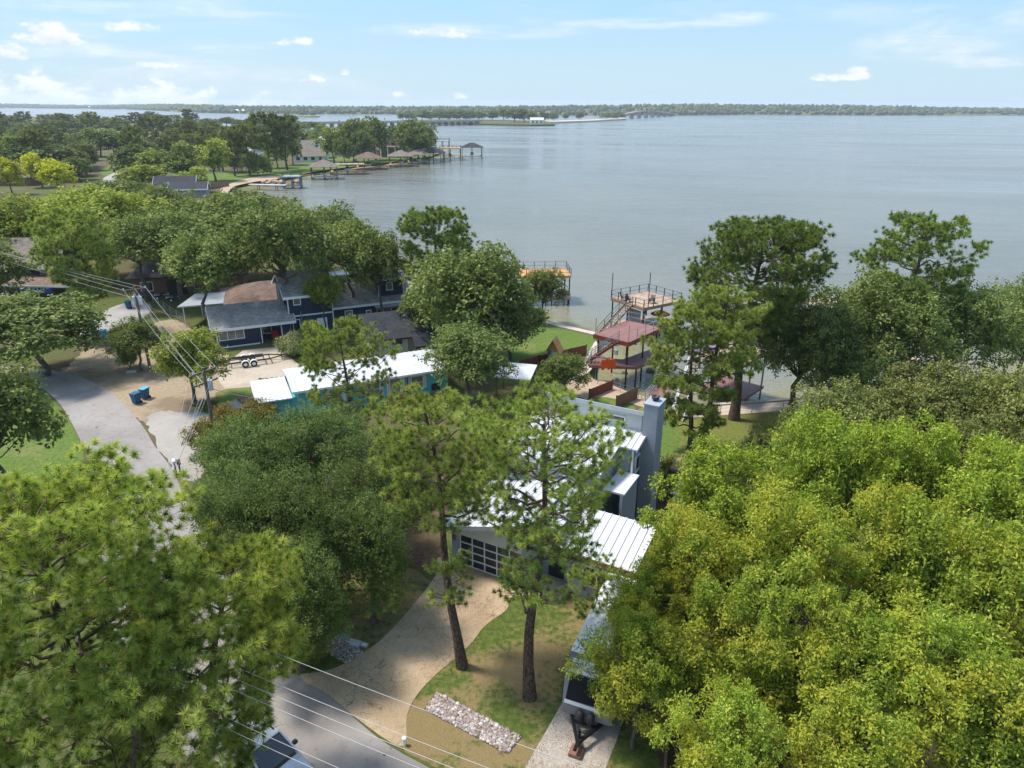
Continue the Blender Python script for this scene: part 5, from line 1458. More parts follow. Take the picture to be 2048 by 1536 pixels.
def stairs(parent, a, b, width, n, tread_m, string_m, rail_m=None, th=.06):
    """open stair from a (low) to b (high), local coordinates; each tread its own piece"""
    a, b = Vector(a), Vector(b); d = Vector((b.x - a.x, b.y - a.y, 0)).normalized(); s = Vector((-d.y, d.x, 0)) * width / 2
    for i in range(n):
        p = a + (b - a) * (i + .5) / n; run = (Vector((b.x - a.x, b.y - a.y, 0)).length / n) * .8
        P = [p - s - d * run / 2, p + s - d * run / 2, p + s + d * run / 2, p - s + d * run / 2]
        MB().prism([q - Vector((0, 0, th)) for q in P], (0, 0, th)).build('tread', tread_m, parent)
    for sg in (-1, 1):
        b_ = MB(); b_.bar(a + s * sg * 1.06, b + s * sg * 1.06, .06, .24); b_.build('stringer', string_m, parent)
        if rail_m:
            b_ = MB(); up = Vector((0, 0, .95)); b_.bar(a + s * sg * 1.06 + up, b + s * sg * 1.06 + up, .05)
            b_.bar(a + s * sg * 1.06 + up * .5, b + s * sg * 1.06 + up * .5, .035)
            for i in range(5):
                p = a + (b - a) * i / 4 + s * sg * 1.06; b_.bar(p, p + up, .05)
            b_.build('handrail', rail_m, parent)

def piles(parent, xy, z_top, mat, r=.09):
    for x, y in xy: MB().cyl((x, y, WATER_Z - 1.6), (x, y, z_top), r, r, 8).build('pile', mat, parent)

def dock_red():
    o = empty('red_dock', (8.4, 69.6, 0), rad(-40), label='red double-decker boat dock with grey rails nearest the lake lawn', cat='dock')
    slab('upper_deck', [(0, 0, 4.15), (4.1, 0, 4.15), (4.1, 6.6, 4.15), (0, 6.6, 4.15)], .12, M['red_deck'], o)
    for b in ((-.06, 4.16, -.07, -.005), (-.06, 4.16, 6.605, 6.67)): boxo('fascia', M['red_wood'], o, b[0], b[1], b[2], b[3], 3.72, 4.17)
    for x in (-.07, 4.105): boxo('fascia', M['red_wood'], o, x, x + .065, 0, 6.6, 3.72, 4.17)
    slab('lower_deck', [(.9, -2.1, 1.6), (4.9, .6, 1.6), (5.4, 7.2, 1.6), (3.2, 7.2, 1.6), (2.6, 1.6, 1.6), (-.3, .2, 1.6)], .3, M['red_deck'], o)
    piles(o, [(.3, .4), (3.8, .4), (.3, 6.2), (3.8, 6.2), (3.9, 3.3), (.3, 3.3)], 4.0, M['steel'])
    piles(o, [(1.2, -1.5), (4.6, 1.0), (5.1, 6.8), (3.4, 6.9)], 1.35, M['steel'])
    rail_run(o, [(4.05, .05, 4.15), (4.05, 6.55, 4.15), (.05, 6.55, 4.15), (.05, 3.2, 4.15)], 1.05, M['galv_rail'], M['galv_rail'], 2)
    for x, y in ((.1, .1), (4.0, .1)): MB().cyl((x, y, 4.15), (x, y, 5.9), .04, .04, 8).build('flag_post', M['galv_rail'], o)
    stairs(o, (.2, -1.4, 1.6), (3.0, -.15, 4.1), .95, 13, M['red_deck'], M['red_wood'], M['galv_rail'])
    rail_run(o, [(-.3, .2, 1.6), (.9, -2.05, 1.6), (2.6, -.95, 1.6)], .95, M['galv_rail'], M['galv_rail'], 2)
    b = MB()
    for i in range(5): b.bar((.8 + i * .6, 2.2, 3.2), (2.6 + i * .2, 6.4, 3.2), .08)
    b.box(.6, 3.5, 2.6, 2.7, 3.1, 3.2); b.box(.6, 3.5, 5.6, 5.7, 3.1, 3.2); b.build('boat_lift', M['steel'], o)
    boxo('meter_box', M['galv_rail'], o, 3.0, 3.4, -1.0, -.7, 2.9, 3.4)
dock_red()
def towel():
    r = np.random.default_rng(3); nx, nz = 14, 8; V, Q = [], []
    for j in range(nz):
        for i in range(nx):
            x = i / (nx - 1) * 1.5; z = -j / (nz - 1) * 1.05 * (1 + .12 * math.sin(i * 1.1))
            V.append((x, .05 * math.sin(i * 1.7) * (j / nz) + .03 * math.sin(j + i), z))
    for j in range(nz - 1):
        for i in range(nx - 1):
            a = j * nx + i; Q.append((a, a + 1, a + nx + 1, a + nx))
    me = mesh_np('towel', V, quads=Q, smooth=True)
    p = G(1203, 719, 2.5)
    o = link('towel', me, loc=p, rz=rad(12), mat=M['orange'], label='bright orange towel hanging over the rail of the red dock', cat='towel')
    md = o.modifiers.new('thick', 'SOLIDIFY'); md.thickness = .012
towel()

def dock_wood():
    o = empty('wooden_dock', (15.9, 83.3, 0), rad(34), label='weathered timber double-decker dock with black posts out in the water', cat='dock')
    W, D, z = 6.4, 5.9, 3.2
    slab('upper_deck', [(0, 0, z), (W, 0, z), (W, D, z), (0, D, z)], .1, M['wood_deck'], o)
    for b in ((-.05, W + .05, -.06, -.005), (-.05, W + .05, D + .005, D + .06)): boxo('beam', M['wood'], o, b[0], b[1], b[2], b[3], z - .36, z + .02)
    for x in (-.06, W + .005): boxo('beam', M['wood'], o, x, x + .055, 0, D, z - .36, z + .02)
    slab('lower_deck', [(.6, .3, -.1), (W, .3, -.1), (W, D, -.1), (.6, D, -.1)], .2, M['wood_deck'], o)
    piles(o, [(x, y) for x in (.15, W / 2, W - .15) for y in (.15, D / 2, D - .15)], z - .1, M['steel'])
    rail_run(o, [(0, D * .55, z), (0, D, z), (W, D, z), (W, 0, z), (0.0, 0, z), (0, D * .25, z)], 1.0, M['steel'], M['steel'], 2, 1.5, .08)
    MB().cyl((0.05, D, z), (.05, D, z + 3.2), .05, .05, 8).build('tall_post', M['steel'], o)
    MB().cyl((W * .12, .05, z), (W * .12, .05, z + 4.2), .05, .05, 8).build('tall_post', M['steel'], o)
    stairs(o, (-4.6, D * .42, -.2), (-.05, D * .42, z), 1.1, 14, M['wood_deck'], M['wood'], M['steel'])
    slab('landing', [(-6.6, D * .2, -.2), (-4.4, D * .2, -.2), (-4.4, D * .65, -.2), (-6.6, D * .65, -.2)], .15, M['wood_deck'], o)
    slab('gangway', [(-4.4, 0.2, -.25), (.55, .4, -.25), (.55, 1.4, -.25), (-4.4, 1.2, -.25)], .15, M['wood_deck'], o)
    piles(o, [(-6.3, D * .3), (-6.3, D * .6), (-4.2, .7), (-2, .8)], -.36, M['steel'])
    boxo('storage_wall', M['grey_wall'], o, .7, .78, 1.2, 3.4, -.09, 2.4)
dock_wood()
def chair(loc, rz, label):
    o = empty('deck_chair', loc, rz, label=label, cat='chair', group='dark deck chairs')
    MB().prism([(-.28, -.3, .34), (.28, -.3, .34), (.28, .25, .26), (-.28, .25, .26)], (0, 0, .04)).build('seat', M['dark'], o)
    for i in range(4):
        x = -.26 + i * .14
        MB().prism([(x, .22, .3), (x + .11, .22, .3), (x + .1, .5, 1.0), (x + .02, .5, 1.0)], (0, .03, 0)).build('back_slat', M['dark'], o)
    for s in (-1, 1):
        MB().bar((s * .3, -.3, 0), (s * .3, -.28, .56), .06).build('leg', M['dark'], o)
        MB().bar((s * .3, .3, 0), (s * .3, .1, .5), .06).build('leg', M['dark'], o)
        MB().box(s * .3 - .06, s * .3 + .06, -.35, .35, .56, .59).build('armrest', M['dark'], o)
for (x, y), rz, lab in (((14.0, 87.0), 1.2, 'dark deck chair at the left end of the timber dock, by the stair head'), ((14.6, 86.1), .8, 'dark deck chair in the middle of the timber dock front'),
                        ((17.3, 85.5), -.4, 'dark deck chair standing alone on the timber dock')):
    chair((x, y, 3.2), rz, lab)
UM = empty('parasol', (18.6, 86.2, -.1), 0, label='red parasol under the deck of the timber dock', cat='parasol')
MB().cyl((0, 0, 0), (0, 0, 2.1), .025).build('pole', M['alu'], UM)
MB().lathe([(1.25, 1.75), (.6, 2.05), (.0, 2.25), (.0, 2.2), (.6, 2.0), (1.25, 1.72)], 10).build('canopy', M['red_fabric'], UM)

def dock_left():
    o = empty('orange_dock', (0.4, 99.6, 0), rad(4), label='boat dock with bright orange upper deck behind a tree in the water', cat='dock')
    W, D, z = 8.0, 5.0, 3.3
    slab('upper_deck', [(0, 0, z), (W, 0, z), (W, D, z), (0, D, z)], .25, M['orange_deck'], o)
    slab('lower_deck', [(1, -.6, .3), (W, -.6, .3), (W, .6, .3), (1, .6, .3)], .35, M['wood_deck'], o)
    slab('lower_deck', [(W - 1.2, .62, .3), (W, .62, .3), (W, D, .3), (W - 1.2, D, .3)], .35, M['wood_deck'], o)
    piles(o, [(x, y) for x in (.2, W / 3, 2 * W / 3, W - .15) for y in (.15, D - .15)], z - .2, M['steel'])
    piles(o, [(1.4, -.4), (4.4, -.4), (W - .4, -.4)], .1, M['steel'])
    rail_run(o, [(0, 0, z), (0, D, z), (W, D, z), (W, 0, z), (0.0, 0, z)], 1.05, M['steel'], M['steel'], 2, 1.6, .08)
    slab('gangway', [(-2.2, -14.0, .25), (-.9, -14.0, .25), (2.2, -.62, .3), (1.0, -.62, .3)], .2, M['wood_deck'], o)
    piles(o, [(-1.4, -10), (-.2, -5)], .05, M['steel'])
dock_left()

def dock_house():
    o = empty('grey_railed_dock', (17.0, 62.6, 0), rad(-42), label='boat dock half hidden behind the pine pair, with grey rails and brown gangway', cat='dock')
    z = 4.0
    slab('upper_deck', [(-.4, .6, z), (4.2, .6, z), (4.2, 7.0, z), (-.4, 7.0, z)], .3, M['wood_deck'], o)
    rail_run(o, [(-.4, 1.8, z), (-.4, 7, z), (4.2, 7, z), (4.2, .6, z), (1.5, .6, z)], 1.0, M['galv_rail'], M['galv_rail'], 2, 1.6)
    piles(o, [(x, y) for x in (-.2, 4.0) for y in (.8, 3.8, 6.8)], z - .25, M['galv_rail'])
    slab('lower_deck', [(-.4, 2.5, .3), (4.2, 2.5, .3), (4.2, 7, .3), (-.4, 7, .3)], .2, M['red_deck'], o)
    gw = [G(1290, 800, .3), G(1322, 806, .3), G(1344, 770, .3), G(1322, 762, .3)]
    mi = Matrix.Translation((17.0, 62.6, 0)) @ Matrix.Rotation(rad(-42), 4, 'Z'); mi = mi.inverted()
    L_ = [mi @ p for p in gw]
    slab('gangway', [tuple(p) for p in L_], .18, M['red_deck'], o)
    rail_run(o, [tuple(L_[0]), tuple(L_[3])], .95, M['galv_rail'], M['galv_rail'], 3, 1.3)
    a = mi @ Vector((14.6, 57.4, 0.0)); b = mi @ Vector((17.2, 62.6, 4.0))
    stairs(o, tuple(a), tuple(b), .95, 17, M['wood'], M['white'], M['white'])
dock_house()
KY = MB()
def kayak(loc, rz, mat, label):
    b = MB(); rings = []
    for k in range(9):
        t = k / 8; w = .36 * math.sin(math.pi * (.04 + .92 * t)) ** .6; y = -1.6 + 3.2 * t
        rings.append([(w * math.cos(a), y, .17 + (.17 + .1 * (2 * t - 1) ** 2) * math.sin(a)) for a in [i * math.pi / 5 for i in range(10)]])
    b.loft(rings)
    o = empty('kayak', loc, rz, label=label, cat='kayak')
    b.build('hull', mat, o, smooth=True)
    MB().lathe([(.24, .34), (.24, .4), (.2, .4), (.2, .34)], 12, (0, 0, 0)).build('cockpit_rim', M['dark'], o)
kayak((18.6, 64.6, 4.0), rad(-60), M['purple'], 'purple kayak lying on the dock deck behind the pine pair')

def dock_right():
    p = G(2040, 690, WATER_Z)
    o = empty('brown_dock', (p.x, p.y, 0), rad(18), label='brown timber dock cut by the right edge of the picture', cat='dock')
    slab('upper_deck', [(-1, 0, 2.0), (9, 0, 2.0), (9, 5, 2.0), (-1, 5, 2.0)], .25, M['orange_deck'], o)
    piles(o, [(-.8, .2), (4, .2), (8.8, .2), (-.8, 4.8), (4, 4.8)], 1.8, M['steel'])
    rail_run(o, [(-1, 5, 2), (-1, 0, 2.0), (9, 0, 2.0)], 1, M['steel'], M['steel'], 2)
    MB().cyl((-.5, 4.5, 2), (.3, 4.5, 6.5), .025, .015).build('tall_post', M['steel'], o)
dock_right()
def dock_mid():
    p = G(1640, 680, WATER_Z)
    o = empty('hidden_dock', (p.x, p.y, 0), rad(15), label='boat dock glimpsed through the dark oaks on the right', cat='dock')
    slab('upper_deck', [(0, 0, 3.0), (7, 0, 3.0), (7, 5, 3.0), (0, 5, 3.0)], .25, M['wood_deck'], o)
    piles(o, [(.2, .2), (6.8, .2), (.2, 4.8), (6.8, 4.8)], 2.8, M['steel'])
    rail_run(o, [(0, 5, 3), (0, 0, 3.0), (7, 0, 3.0), (7, 5, 3)], 1, M['steel'], M['steel'], 2)
    slab('gangway', [(2.5, -12, .3), (3.7, -12, .3), (3.7, 4, .3), (2.5, 4, .3)], .2, M['wood_deck'], o)
dock_mid()

# boats and boathouses
def boat(loc, rz, label, L=6.0, mat='white'):
    o = empty('boat', loc, rz, label=label, cat='boat')
    rings = []
    for k in range(8):
        t = k / 7; y = -L / 2 + L * t; w = 1.15 * (1 - max(0, (t - .45) / .55) ** 2.2) + .03; k0 = .25 + .35 * max(0, t - .5)
        rings.append([(-w, y, 1.05 + .25 * t), (-w * .85, y, .45 + k0 * .3), (0, y, .1 + k0 * .5), (w * .85, y, .45 + k0 * .3), (w, y, 1.05 + .25 * t), (w * .8, y, .98 + .25 * t), (-w * .8, y, .98 + .25 * t)])
    MB().loft(rings).build('hull', M[mat], o, smooth=False)
    MB().box(-.7, .7, -.6, .5, 1.15, 1.6).build('console', M['dark'], o, .05)
    MB().prism([(-.75, .5, 1.55), (.75, .5, 1.55), (.6, .15, 2.0), (-.6, .15, 2.0)], (0, .04, 0)).build('windscreen', M['glass'], o)
    MB().box(-.25, .25, -L / 2 - .45, -L / 2 - .02, .5, 1.5).build('outboard_motor', M['dark'], o, .06)
    return o

def boathouse(u, v, rz, W, D, hz, roof, label, boat_label=None, post='grey_wood', kind='hip', rise=2.6):
    p = G(u, v, WATER_Z)
    o = empty('boathouse', (p.x, p.y, 0), rad(rz), label=label, cat='boathouse')
    piles(o, [(x, y) for x in (.2, W / 2, W - .2) for y in (.2, D / 2, D - .2)], hz, M[post], .14)
    slab('deck', [(0, 0, .35), (W, 0, .35), (W, 1.2, .35), (0, 1.2, .35)], .25, M['wood_deck'], o)
    slab('deck', [(0, 1.22, .35), (1.2, 1.22, .35), (1.2, D, .35), (0, D, .35)], .25, M['wood_deck'], o)
    slab('deck', [(W - 1.2, 1.22, .35), (W, 1.22, .35), (W, D, .35), (W - 1.2, D, .35)], .25, M['wood_deck'], o)
    if kind == 'hip':
        hip('roof', o, 0, W, 0, D, hz + .15, hz + rise, M[roof], .6)
    else:
        slab('upper_deck', [(0, 0, hz + .2), (W, 0, hz + .2), (W, D, hz + .2), (0, D, hz + .2)], .3, M[roof], o)
        rail_run(o, [(0, D, hz + .2), (0, 0, hz + .2), (W, 0, hz + .2), (W, D, hz + .2), (0, D, hz + .2)], 1.1, M['steel'], M['steel'], 2, 2.4, .12, .07)
    if boat_label:
        c = Vector((W / 2, D / 2 + .3, 0)); c.rotate(Matrix.Rotation(rad(rz), 3, 'Z'))
        boat((p.x + c.x, p.y + c.y, .1), rad(rz) + 3.1, boat_label, 6.2)
    return o
boathouse(622, 360, 12, 10, 9, 3.6, 'sh_tan', 'grey hip-roofed boathouse nearest the cove beach', 'boat on its lift under the grey hip roof nearest the cove beach')
boathouse(712, 340, 10, 11, 10, 3.8, 'sh_brown', 'brown hip-roofed boathouse in the middle of the peninsula shore', 'boat under the brown hip roof in the middle of the shore')
boathouse(778, 334, 8, 11, 10, 3.6, 'sh_tan', 'tan hip-roofed boathouse below the gabled peninsula house', 'boat under the tan hip roof below the gabled house')
boathouse(815, 329, 8, 11, 10, 3.4, 'sh_tan', 'grey-tan boathouse right of the one below the gabled house', 'boat under the grey-tan boathouse near the tip')
boathouse(846, 325, 8, 11, 10, 3.6, 'sh_dark', 'charcoal hip-roofed boathouse near the peninsula tip')
boathouse(880, 321, 6, 11, 9, 5.0, 'orange_deck', 'double-decker dock with orange deck near the peninsula tip', 'boat under the orange-decked double dock near the tip', 'steel', 'deck')
boathouse(924, 317, 4, 11, 9, 4.6, 'sh_dark', 'small grey hip-roofed boathouse standing farthest out on the lake', 'boat under the boathouse farthest out on the lake', 'steel', rise=2.4)
boathouse(660, 350, 10, 14, 8, 3.0, 'wood_deck', 'weathered flat-decked dock right of the grey hip boathouse', 'boat under the weathered flat-decked dock', 'grey_wood', 'deck')
boathouse(566, 378, 8, 6, 5, 3.0, 'galv_rail', 'white-railed dock head at the end of the pale pier in the cove', None, 'bin_blue', 'deck')
boathouse(660, 520, 20, 9, 8, 3.0, 'white_metal', 'white-roofed boathouse glimpsed through the trees of the cove', 'boat under the white roof glimpsed through the trees', 'offwhite', 'hip', .9)
boathouse(870, 312, 0, 8, 8, 7.0, 'galv_rail', 'tall open dock frame at the peninsula tip', None, 'galv_rail', 'deck')

def pier(a, b, w, z, mat, label, post='grey_wood'):
    A, B = G(*a, WATER_Z), G(*b, WATER_Z); d = (B - A); L = d.length; rz = math.atan2(d.y, d.x)
    o = empty('pier', (A.x, A.y, 0), rz, label=label, cat='pier')
    slab('walkway', [(0, -w / 2, z), (L, -w / 2, z), (L, w / 2, z), (0, w / 2, z)], .22, M[mat], o)
    n = max(2, int(L / 5)); piles(o, [(L * (i + .5) / n, s * w * .4) for i in range(n) for s in (-1, 1)], z - .1, M[post], .12)
pier((500, 379), (572, 381), 1.6, .9, 'alu', 'long pale pier in the cove beside the beach', 'grey_wood')
pier((555, 362), (640, 356), 1.8, .6, 'red_deck', 'reddish pier along the rocky shore of the peninsula')
pier((885, 315), (930, 318), 1.6, .8, 'wood_deck', 'thin walkway out to the farthest boathouse')
pier((705, 345), (800, 334), 1.8, .7, 'orange_deck', 'orange timber walkway joining the peninsula boathouses')
pier((440, 405), (530, 400), 1.2, 1.6, 'wood_deck', 'low timber pier behind the near oaks in the cove', 'wood')

# ------------------------------------------------------------------ fences
def fence(px, h, mat, label, step=2.4, post=None, picket=.15, rails=True, world=None):
    P = world or [G(u, v) for u, v in px]
    o = empty('fence', P[0], 0, label=label, cat='fence')
    for a, b in zip(P, P[1:]):
        a, b = a - P[0], b - P[0]; L = (b - a).length; n = max(1, round(L / step)); d = (b - a) / L; nn = Vector((-d.y, d.x, 0))
        for i in range(n + 1):
            p = a + d * L * i / n
            MB().box(p.x - .06, p.x + .06, p.y - .06, p.y + .06, 0, h + .06).build('post', post or mat, o)
        for i in range(n):
            s, e = L * i / n + .07, L * (i + 1) / n - .07
            b_ = MB(); k = max(1, int((e - s) / picket))
            for j in range(k):
                x0, x1 = s + (e - s) * j / k, s + (e - s) * (j + 1) / k - .012
                hh = h - .02 * ((j * 7 + i) % 3)
                b_.prism([a + d * x0 + nn * -.012, a + d * x1 + nn * -.012, a + d * x1 + nn * -.012 + Vector((0, 0, hh)), a + d * x0 + nn * -.012 + Vector((0, 0, hh))], nn * .024)
            b_.build('fence_panel', mat, o)
            if rails:
                b_ = MB()
                for z in (.3, h - .3): b_.bar(a + d * s + nn * .045 + Vector((0, 0, z)), a + d * e + nn * .045 + Vector((0, 0, z)), .05, .09)
                b_.build('rail', mat, o)
fence([(523, 786), (592, 779)], 1.5, M['red_wood'], 'red board fence behind the lean-to of the turquoise house')
fence([(1040, 742), (1078, 731), (1172, 709)], 1.15, M['red_wood'], 'red board fence across the lake lawn by the playhouse')
fence([(1178, 798), (1224, 779)], 1.0, M['red_wood'], 'short red board fence before the sandy beach')
fence([(1232, 817), (1273, 798)], 1.25, M['brown_fence'], 'brown board fence just behind the white house')
fence([(1326, 1600), (1337, 1430), (1352, 1300), (1372, 1190)], 1.25, M['brown_fence'], 'weathered board fence along the right side of the trailer pad', post=M['grey_wood'])
fence([(395, 383), (458, 372)], 1.8, M['brown_fence'], 'brown fence at the back of the cove lawn', 4, picket=.6)
fence([(350, 374), (392, 383)], 1.8, M['red_wood'], 'reddish fence by the dark-roofed cove house', 4, picket=.6)
def wire_fence(px, label, h=1.1, step=3.0):
    P = [G(u, v) for u, v in px]
    o = empty('wire_fence', P[0], 0, label=label, cat='fence')
    rail_run(o, [tuple(p - P[0] + Vector((0, 0, .01))) for p in P], h, M['galv_rail'], M['galv_rail'], 3, step, .05, .015)
wire_fence([(1350, 838), (1440, 831), (1565, 822), (1702, 805)], 'thin wire fence along the shore path beside the seawall')
wire_fence([(1283, 797), (1240, 785), (1195, 768)], 'thin wire fence at the edge of the sandy beach', .9, 1.8)
wire_fence([(1276, 800), (1300, 806), (1330, 815)], 'grey gate fence at the foot of the gangway', 1.1, 1.2)
wire_fence([(285, 590), (330, 622), (368, 648)], 'chain-link fence beyond the turnaround', 1.2, 2.5)

# ------------------------------------------------------------------ poles and wires
def pole(name, base, h, label, arm_rz, tr=False, arms=1):
    o = empty(name, base, 0, label=label, cat='utility pole')
    MB().cyl((0, 0, -.2), (0, 0, h), .16, .11, 10).build('shaft', M['grey_wood'], o, smooth=False)
    for k in range(arms):
        d = Vector((math.cos(arm_rz), math.sin(arm_rz), 0)); z = h - .35 - k * .9
        MB().bar(d * -1.1 + Vector((0, 0, z)), d * 1.1 + Vector((0, 0, z)), .1, .12).build('crossarm', M['grey_wood'], o)
        for s in (-1, 0, 1):
            c = d * s + Vector((0, 0, z + .06)); MB().cyl(c, c + Vector((0, 0, .18)), .045, .03, 8).build('insulator', M['white'], o)
    if tr:
        for s in ((.28, .1), (-.26, .12)) if tr > 1 else ((.28, .1),):
            t_ = MB().cyl((s[0], s[1], h - 1.9), (s[0], s[1], h - 1.1), .2, .2, 12).build('transformer', M['trans'], o)
            MB().cyl((s[0], s[1], h - 1.1), (s[0], s[1], h - .95), .05, .05, 8).build('bushing', M['white'], t_)
    return o
p2 = G(434, 902); h2 = height_at(735, p2.y, 428)
p1 = G(301, 742); h1 = height_at(572, p1.y, 290)
d12 = (p1 - p2); a12 = math.atan2(d12.y, d12.x) + math.pi / 2
p3 = Vector((G(205, 1240, 8.2).x, G(205, 1240, 8.2).y, 0)); p4 = Vector((G(1240, 1665, 8.2).x, G(1240, 1665, 8.2).y, 0))
d34 = p4 - p3; a34 = math.atan2(d34.y, d34.x) + math.pi / 2
pole('utility_pole', p1, h1, 'leaning-wire utility pole with two grey transformers by the turnaround', a12, 2)
pole('utility_pole', p2, h2, 'dark utility pole between the gravel lot and the golden shrubs', a12 + .4, 1, 2)
pole('utility_pole', p3, 8.3, 'utility pole hidden inside the huge corner pine', a34, 0, 2)

def wire(a, b, sag, r, label, group):
    a, b = Vector(a), Vector(b); k = 25
    t = np.linspace(0, 1, k)[:, None]
    P = np.array(a)[None] * (1 - t) + np.array(b)[None] * t
    P[:, 2] -= sag * 4 * (t * (1 - t))[:, 0]
    v, q = tube_np(P, np.full(k, r), 5)
    o = np.array(P[0]); link('overhead_wire', mesh_np('wire', v - o, quads=q, smooth=True), loc=tuple(o), mat=M['cable'], label=label, cat='wire', group=group)
n34 = Vector((math.cos(a34), math.sin(a34), 0)); n12 = Vector((math.cos(a12), math.sin(a12), 0))
Z = lambda z: Vector((0, 0, z))
for k, (s, z, lab) in enumerate([(1.25, 8.55, 'pale overhead wire crossing the driveway mouth, farthest up of the near wires'), (.35, 8.3, 'pale overhead wire over the road, second of the near wires from the house'),
                                 (.05, 8.15, 'pale overhead wire over the road, third of the near wires from the house'), (-.2, 7.95, 'pale overhead wire over the road, fourth of the near wires from the house'),
                                 (-.75, 7.3, 'pale overhead wire above the silver car, the upper one'), (-.95, 7.1, 'pale overhead wire above the silver car, the lower one')]):
    wire(p3 + n34 * s + Z(z), p4 + n34 * s + Z(z),   .25, .009, lab, 'wires along the near road')
for k, (s, z) in enumerate([(-1, h2 - .25), (0, h2 - .2), (1, h2 - .25), (.15, h2 - 1.4), (-.15, h2 - 1.9)]):
    wire(p2 + n12 * s + Z(z), p3 + n34 * s * 1.1 + Z(8.1 - .35 * (k > 2)),   .3, .009, 'pale wire from the gravel-lot pole down to the corner pine', 'wires from the gravel-lot pole to the corner pine')
    wire(p1 + n12 * s + Z(h1 - .2 - .35 * (k > 2) * (k - 2)), p2 + n12 * s + Z(z),   .4, .012, 'pale wire between the two utility poles on the left', 'wires between the two left poles')
pl = G(-160, 555) + Vector((0, 0, 0))
for s, z in ((-1, h1 - .3), (0, h1 - .25), (1, h1 - .3), (.2, h1 - 1.2)):
    wire(p1 + n12 * s + Z(z), (pl.x, pl.y + s, 9.5 + (z - h1)), .5, .013, 'pale wire running left from the transformer pole', 'wires left of the transformer pole')
wire(p1 + Z(h1 - 1.5), tuple(G(368, 636, 2.8)), .3, .025, 'service wire from the transformer pole to the navy house', None)
wire(p2 + Z(h2 - 1.6), tuple(G(560, 800, 2.6)), .25, .025, 'service wire from the gravel-lot pole to the turquoise house', None)
wire(p2 + Z(h2 * .75), tuple(G(352, 935)), .02, .022, 'guy wire of the gravel-lot pole', None)

# ------------------------------------------------------------------ bins, mailboxes, covers
def bin_(u, v, rz, label, lid='bin_blue', body='bin_blue'):
    o = empty('wheelie_bin', G(u, v), rad(rz), label=label, cat='bin')
    rings = []
    for z, w, d in ((.08, .24, .28), (.95, .31, .37), (.96, .34, .4), (1.02, .34, .4)):
        rings.append([(-w, -d, z), (w, -d, z), (w, d, z), (-w, d, z)])
    MB().loft(rings).build('body', M[body], o, .02)
    l = MB().prism([(-.35, -.42, 1.025), (.35, -.42, 1.025), (.35, .42, 1.025), (-.35, .42, 1.025)], (0, 0, .05)).add([], []).build('lid', M[lid], o, .02)
    MB().bar((-.25, .46, 1.0), (.25, .46, 1.0), .04).build('handle', M['dark'], o)
    for s in (-1, 1): MB().cyl((s * .26 - .03, .3, .12), (s * .26 + .03, .3, .12), .12, .12, 12).build('wheel', M['black_rubber'], o)
    MB().box(-.1, .1, -.375, -.366, .6, .78).build('emblem', M['white'], o) if False else None
bin_(274, 807, -20, 'dark blue wheelie bin at the road bend, the left of the pair')
bin_(291, 797, -15, 'blue wheelie bin with a light blue lid at the road bend', 'bin_lid')
bin_(258, 617, 10, 'blue wheelie bin on the grey turnaround')
bin_(282, 606, 30, 'blue wheelie bin behind the transformer pole')
bin_(208, 677, 5, 'light-lidded blue bin beside the oak at the turnaround', 'bin_lid', 'bin_lid')
bin_(196, 679, 5, 'blue bin between the oak and the light-lidded bin', 'bin_blue')

def mailbox(u, v, rz, label, col='dark'):
    o = empty('mailbox', G(u, v), rad(rz), label=label, cat='mailbox')
    MB().box(-.06, .06, -.06, .06, 0, 1.05).build('post', M['grey_wood'], o)
    b = MB(); b.loft([[(x, y, z) for x, z in ((-.13, 1.06), (.13, 1.06), (.13, 1.2), (.08, 1.29), (-.08, 1.29), (-.13, 1.2))] for y in (-.3, .25)]); b.build('box', M[col], o)
    MB().box(.135, .15, -.1, .05, 1.2, 1.34).build('flag', M['red_fabric'], o)
mailbox(362, 952, 30, 'dark mailbox beside the gravel lot')
mailbox(353, 950, 30, 'pale mailbox left of the dark one at the gravel lot', 'offwhite')
mailbox(618, 1330, 45, 'dark mailbox post in the shade at the driveway mouth')
for u, v, w, d, rz, m, lab in ((689, 1274, .52, .36, -20, 'bin_lid', 'blue utility cover set in the ground beside the driveway'), (708, 1287, .8, .5, -20, 'trans', 'large grey-green utility cover beside the driveway'),
                               (729, 1291, .38, .3, -20, 'offwhite', 'small pale utility cover beside the driveway'), (263, 744, 1.0, .8, 20, 'trans', 'grey access slab in the dry yard by the road bend')):
    o = empty('utility_cover', G(u, v), rad(rz), label=lab, cat='utility cover')
    MB().box(-w / 2, w / 2, -d / 2, d / 2, 0, .06).build('rim', M['conc_grey'], o)
    MB().box(-w / 2 + .04, w / 2 - .04, -d / 2 + .04, d / 2 - .04, .061, .085).build('lid', M[m], o, .008)
o = empty('marker_post', G(809, 1490), 0, label='small white marker at the grass corner of the driveway', cat='marker')
MB().cyl((0, 0, 0), (0, 0, .35), .07, .06).build('post', M['white'], o); MB().lathe([(.0, .36), (.1, .36), (.1, .42), (.0, .46)], 10).build('cap', M['white'], o)

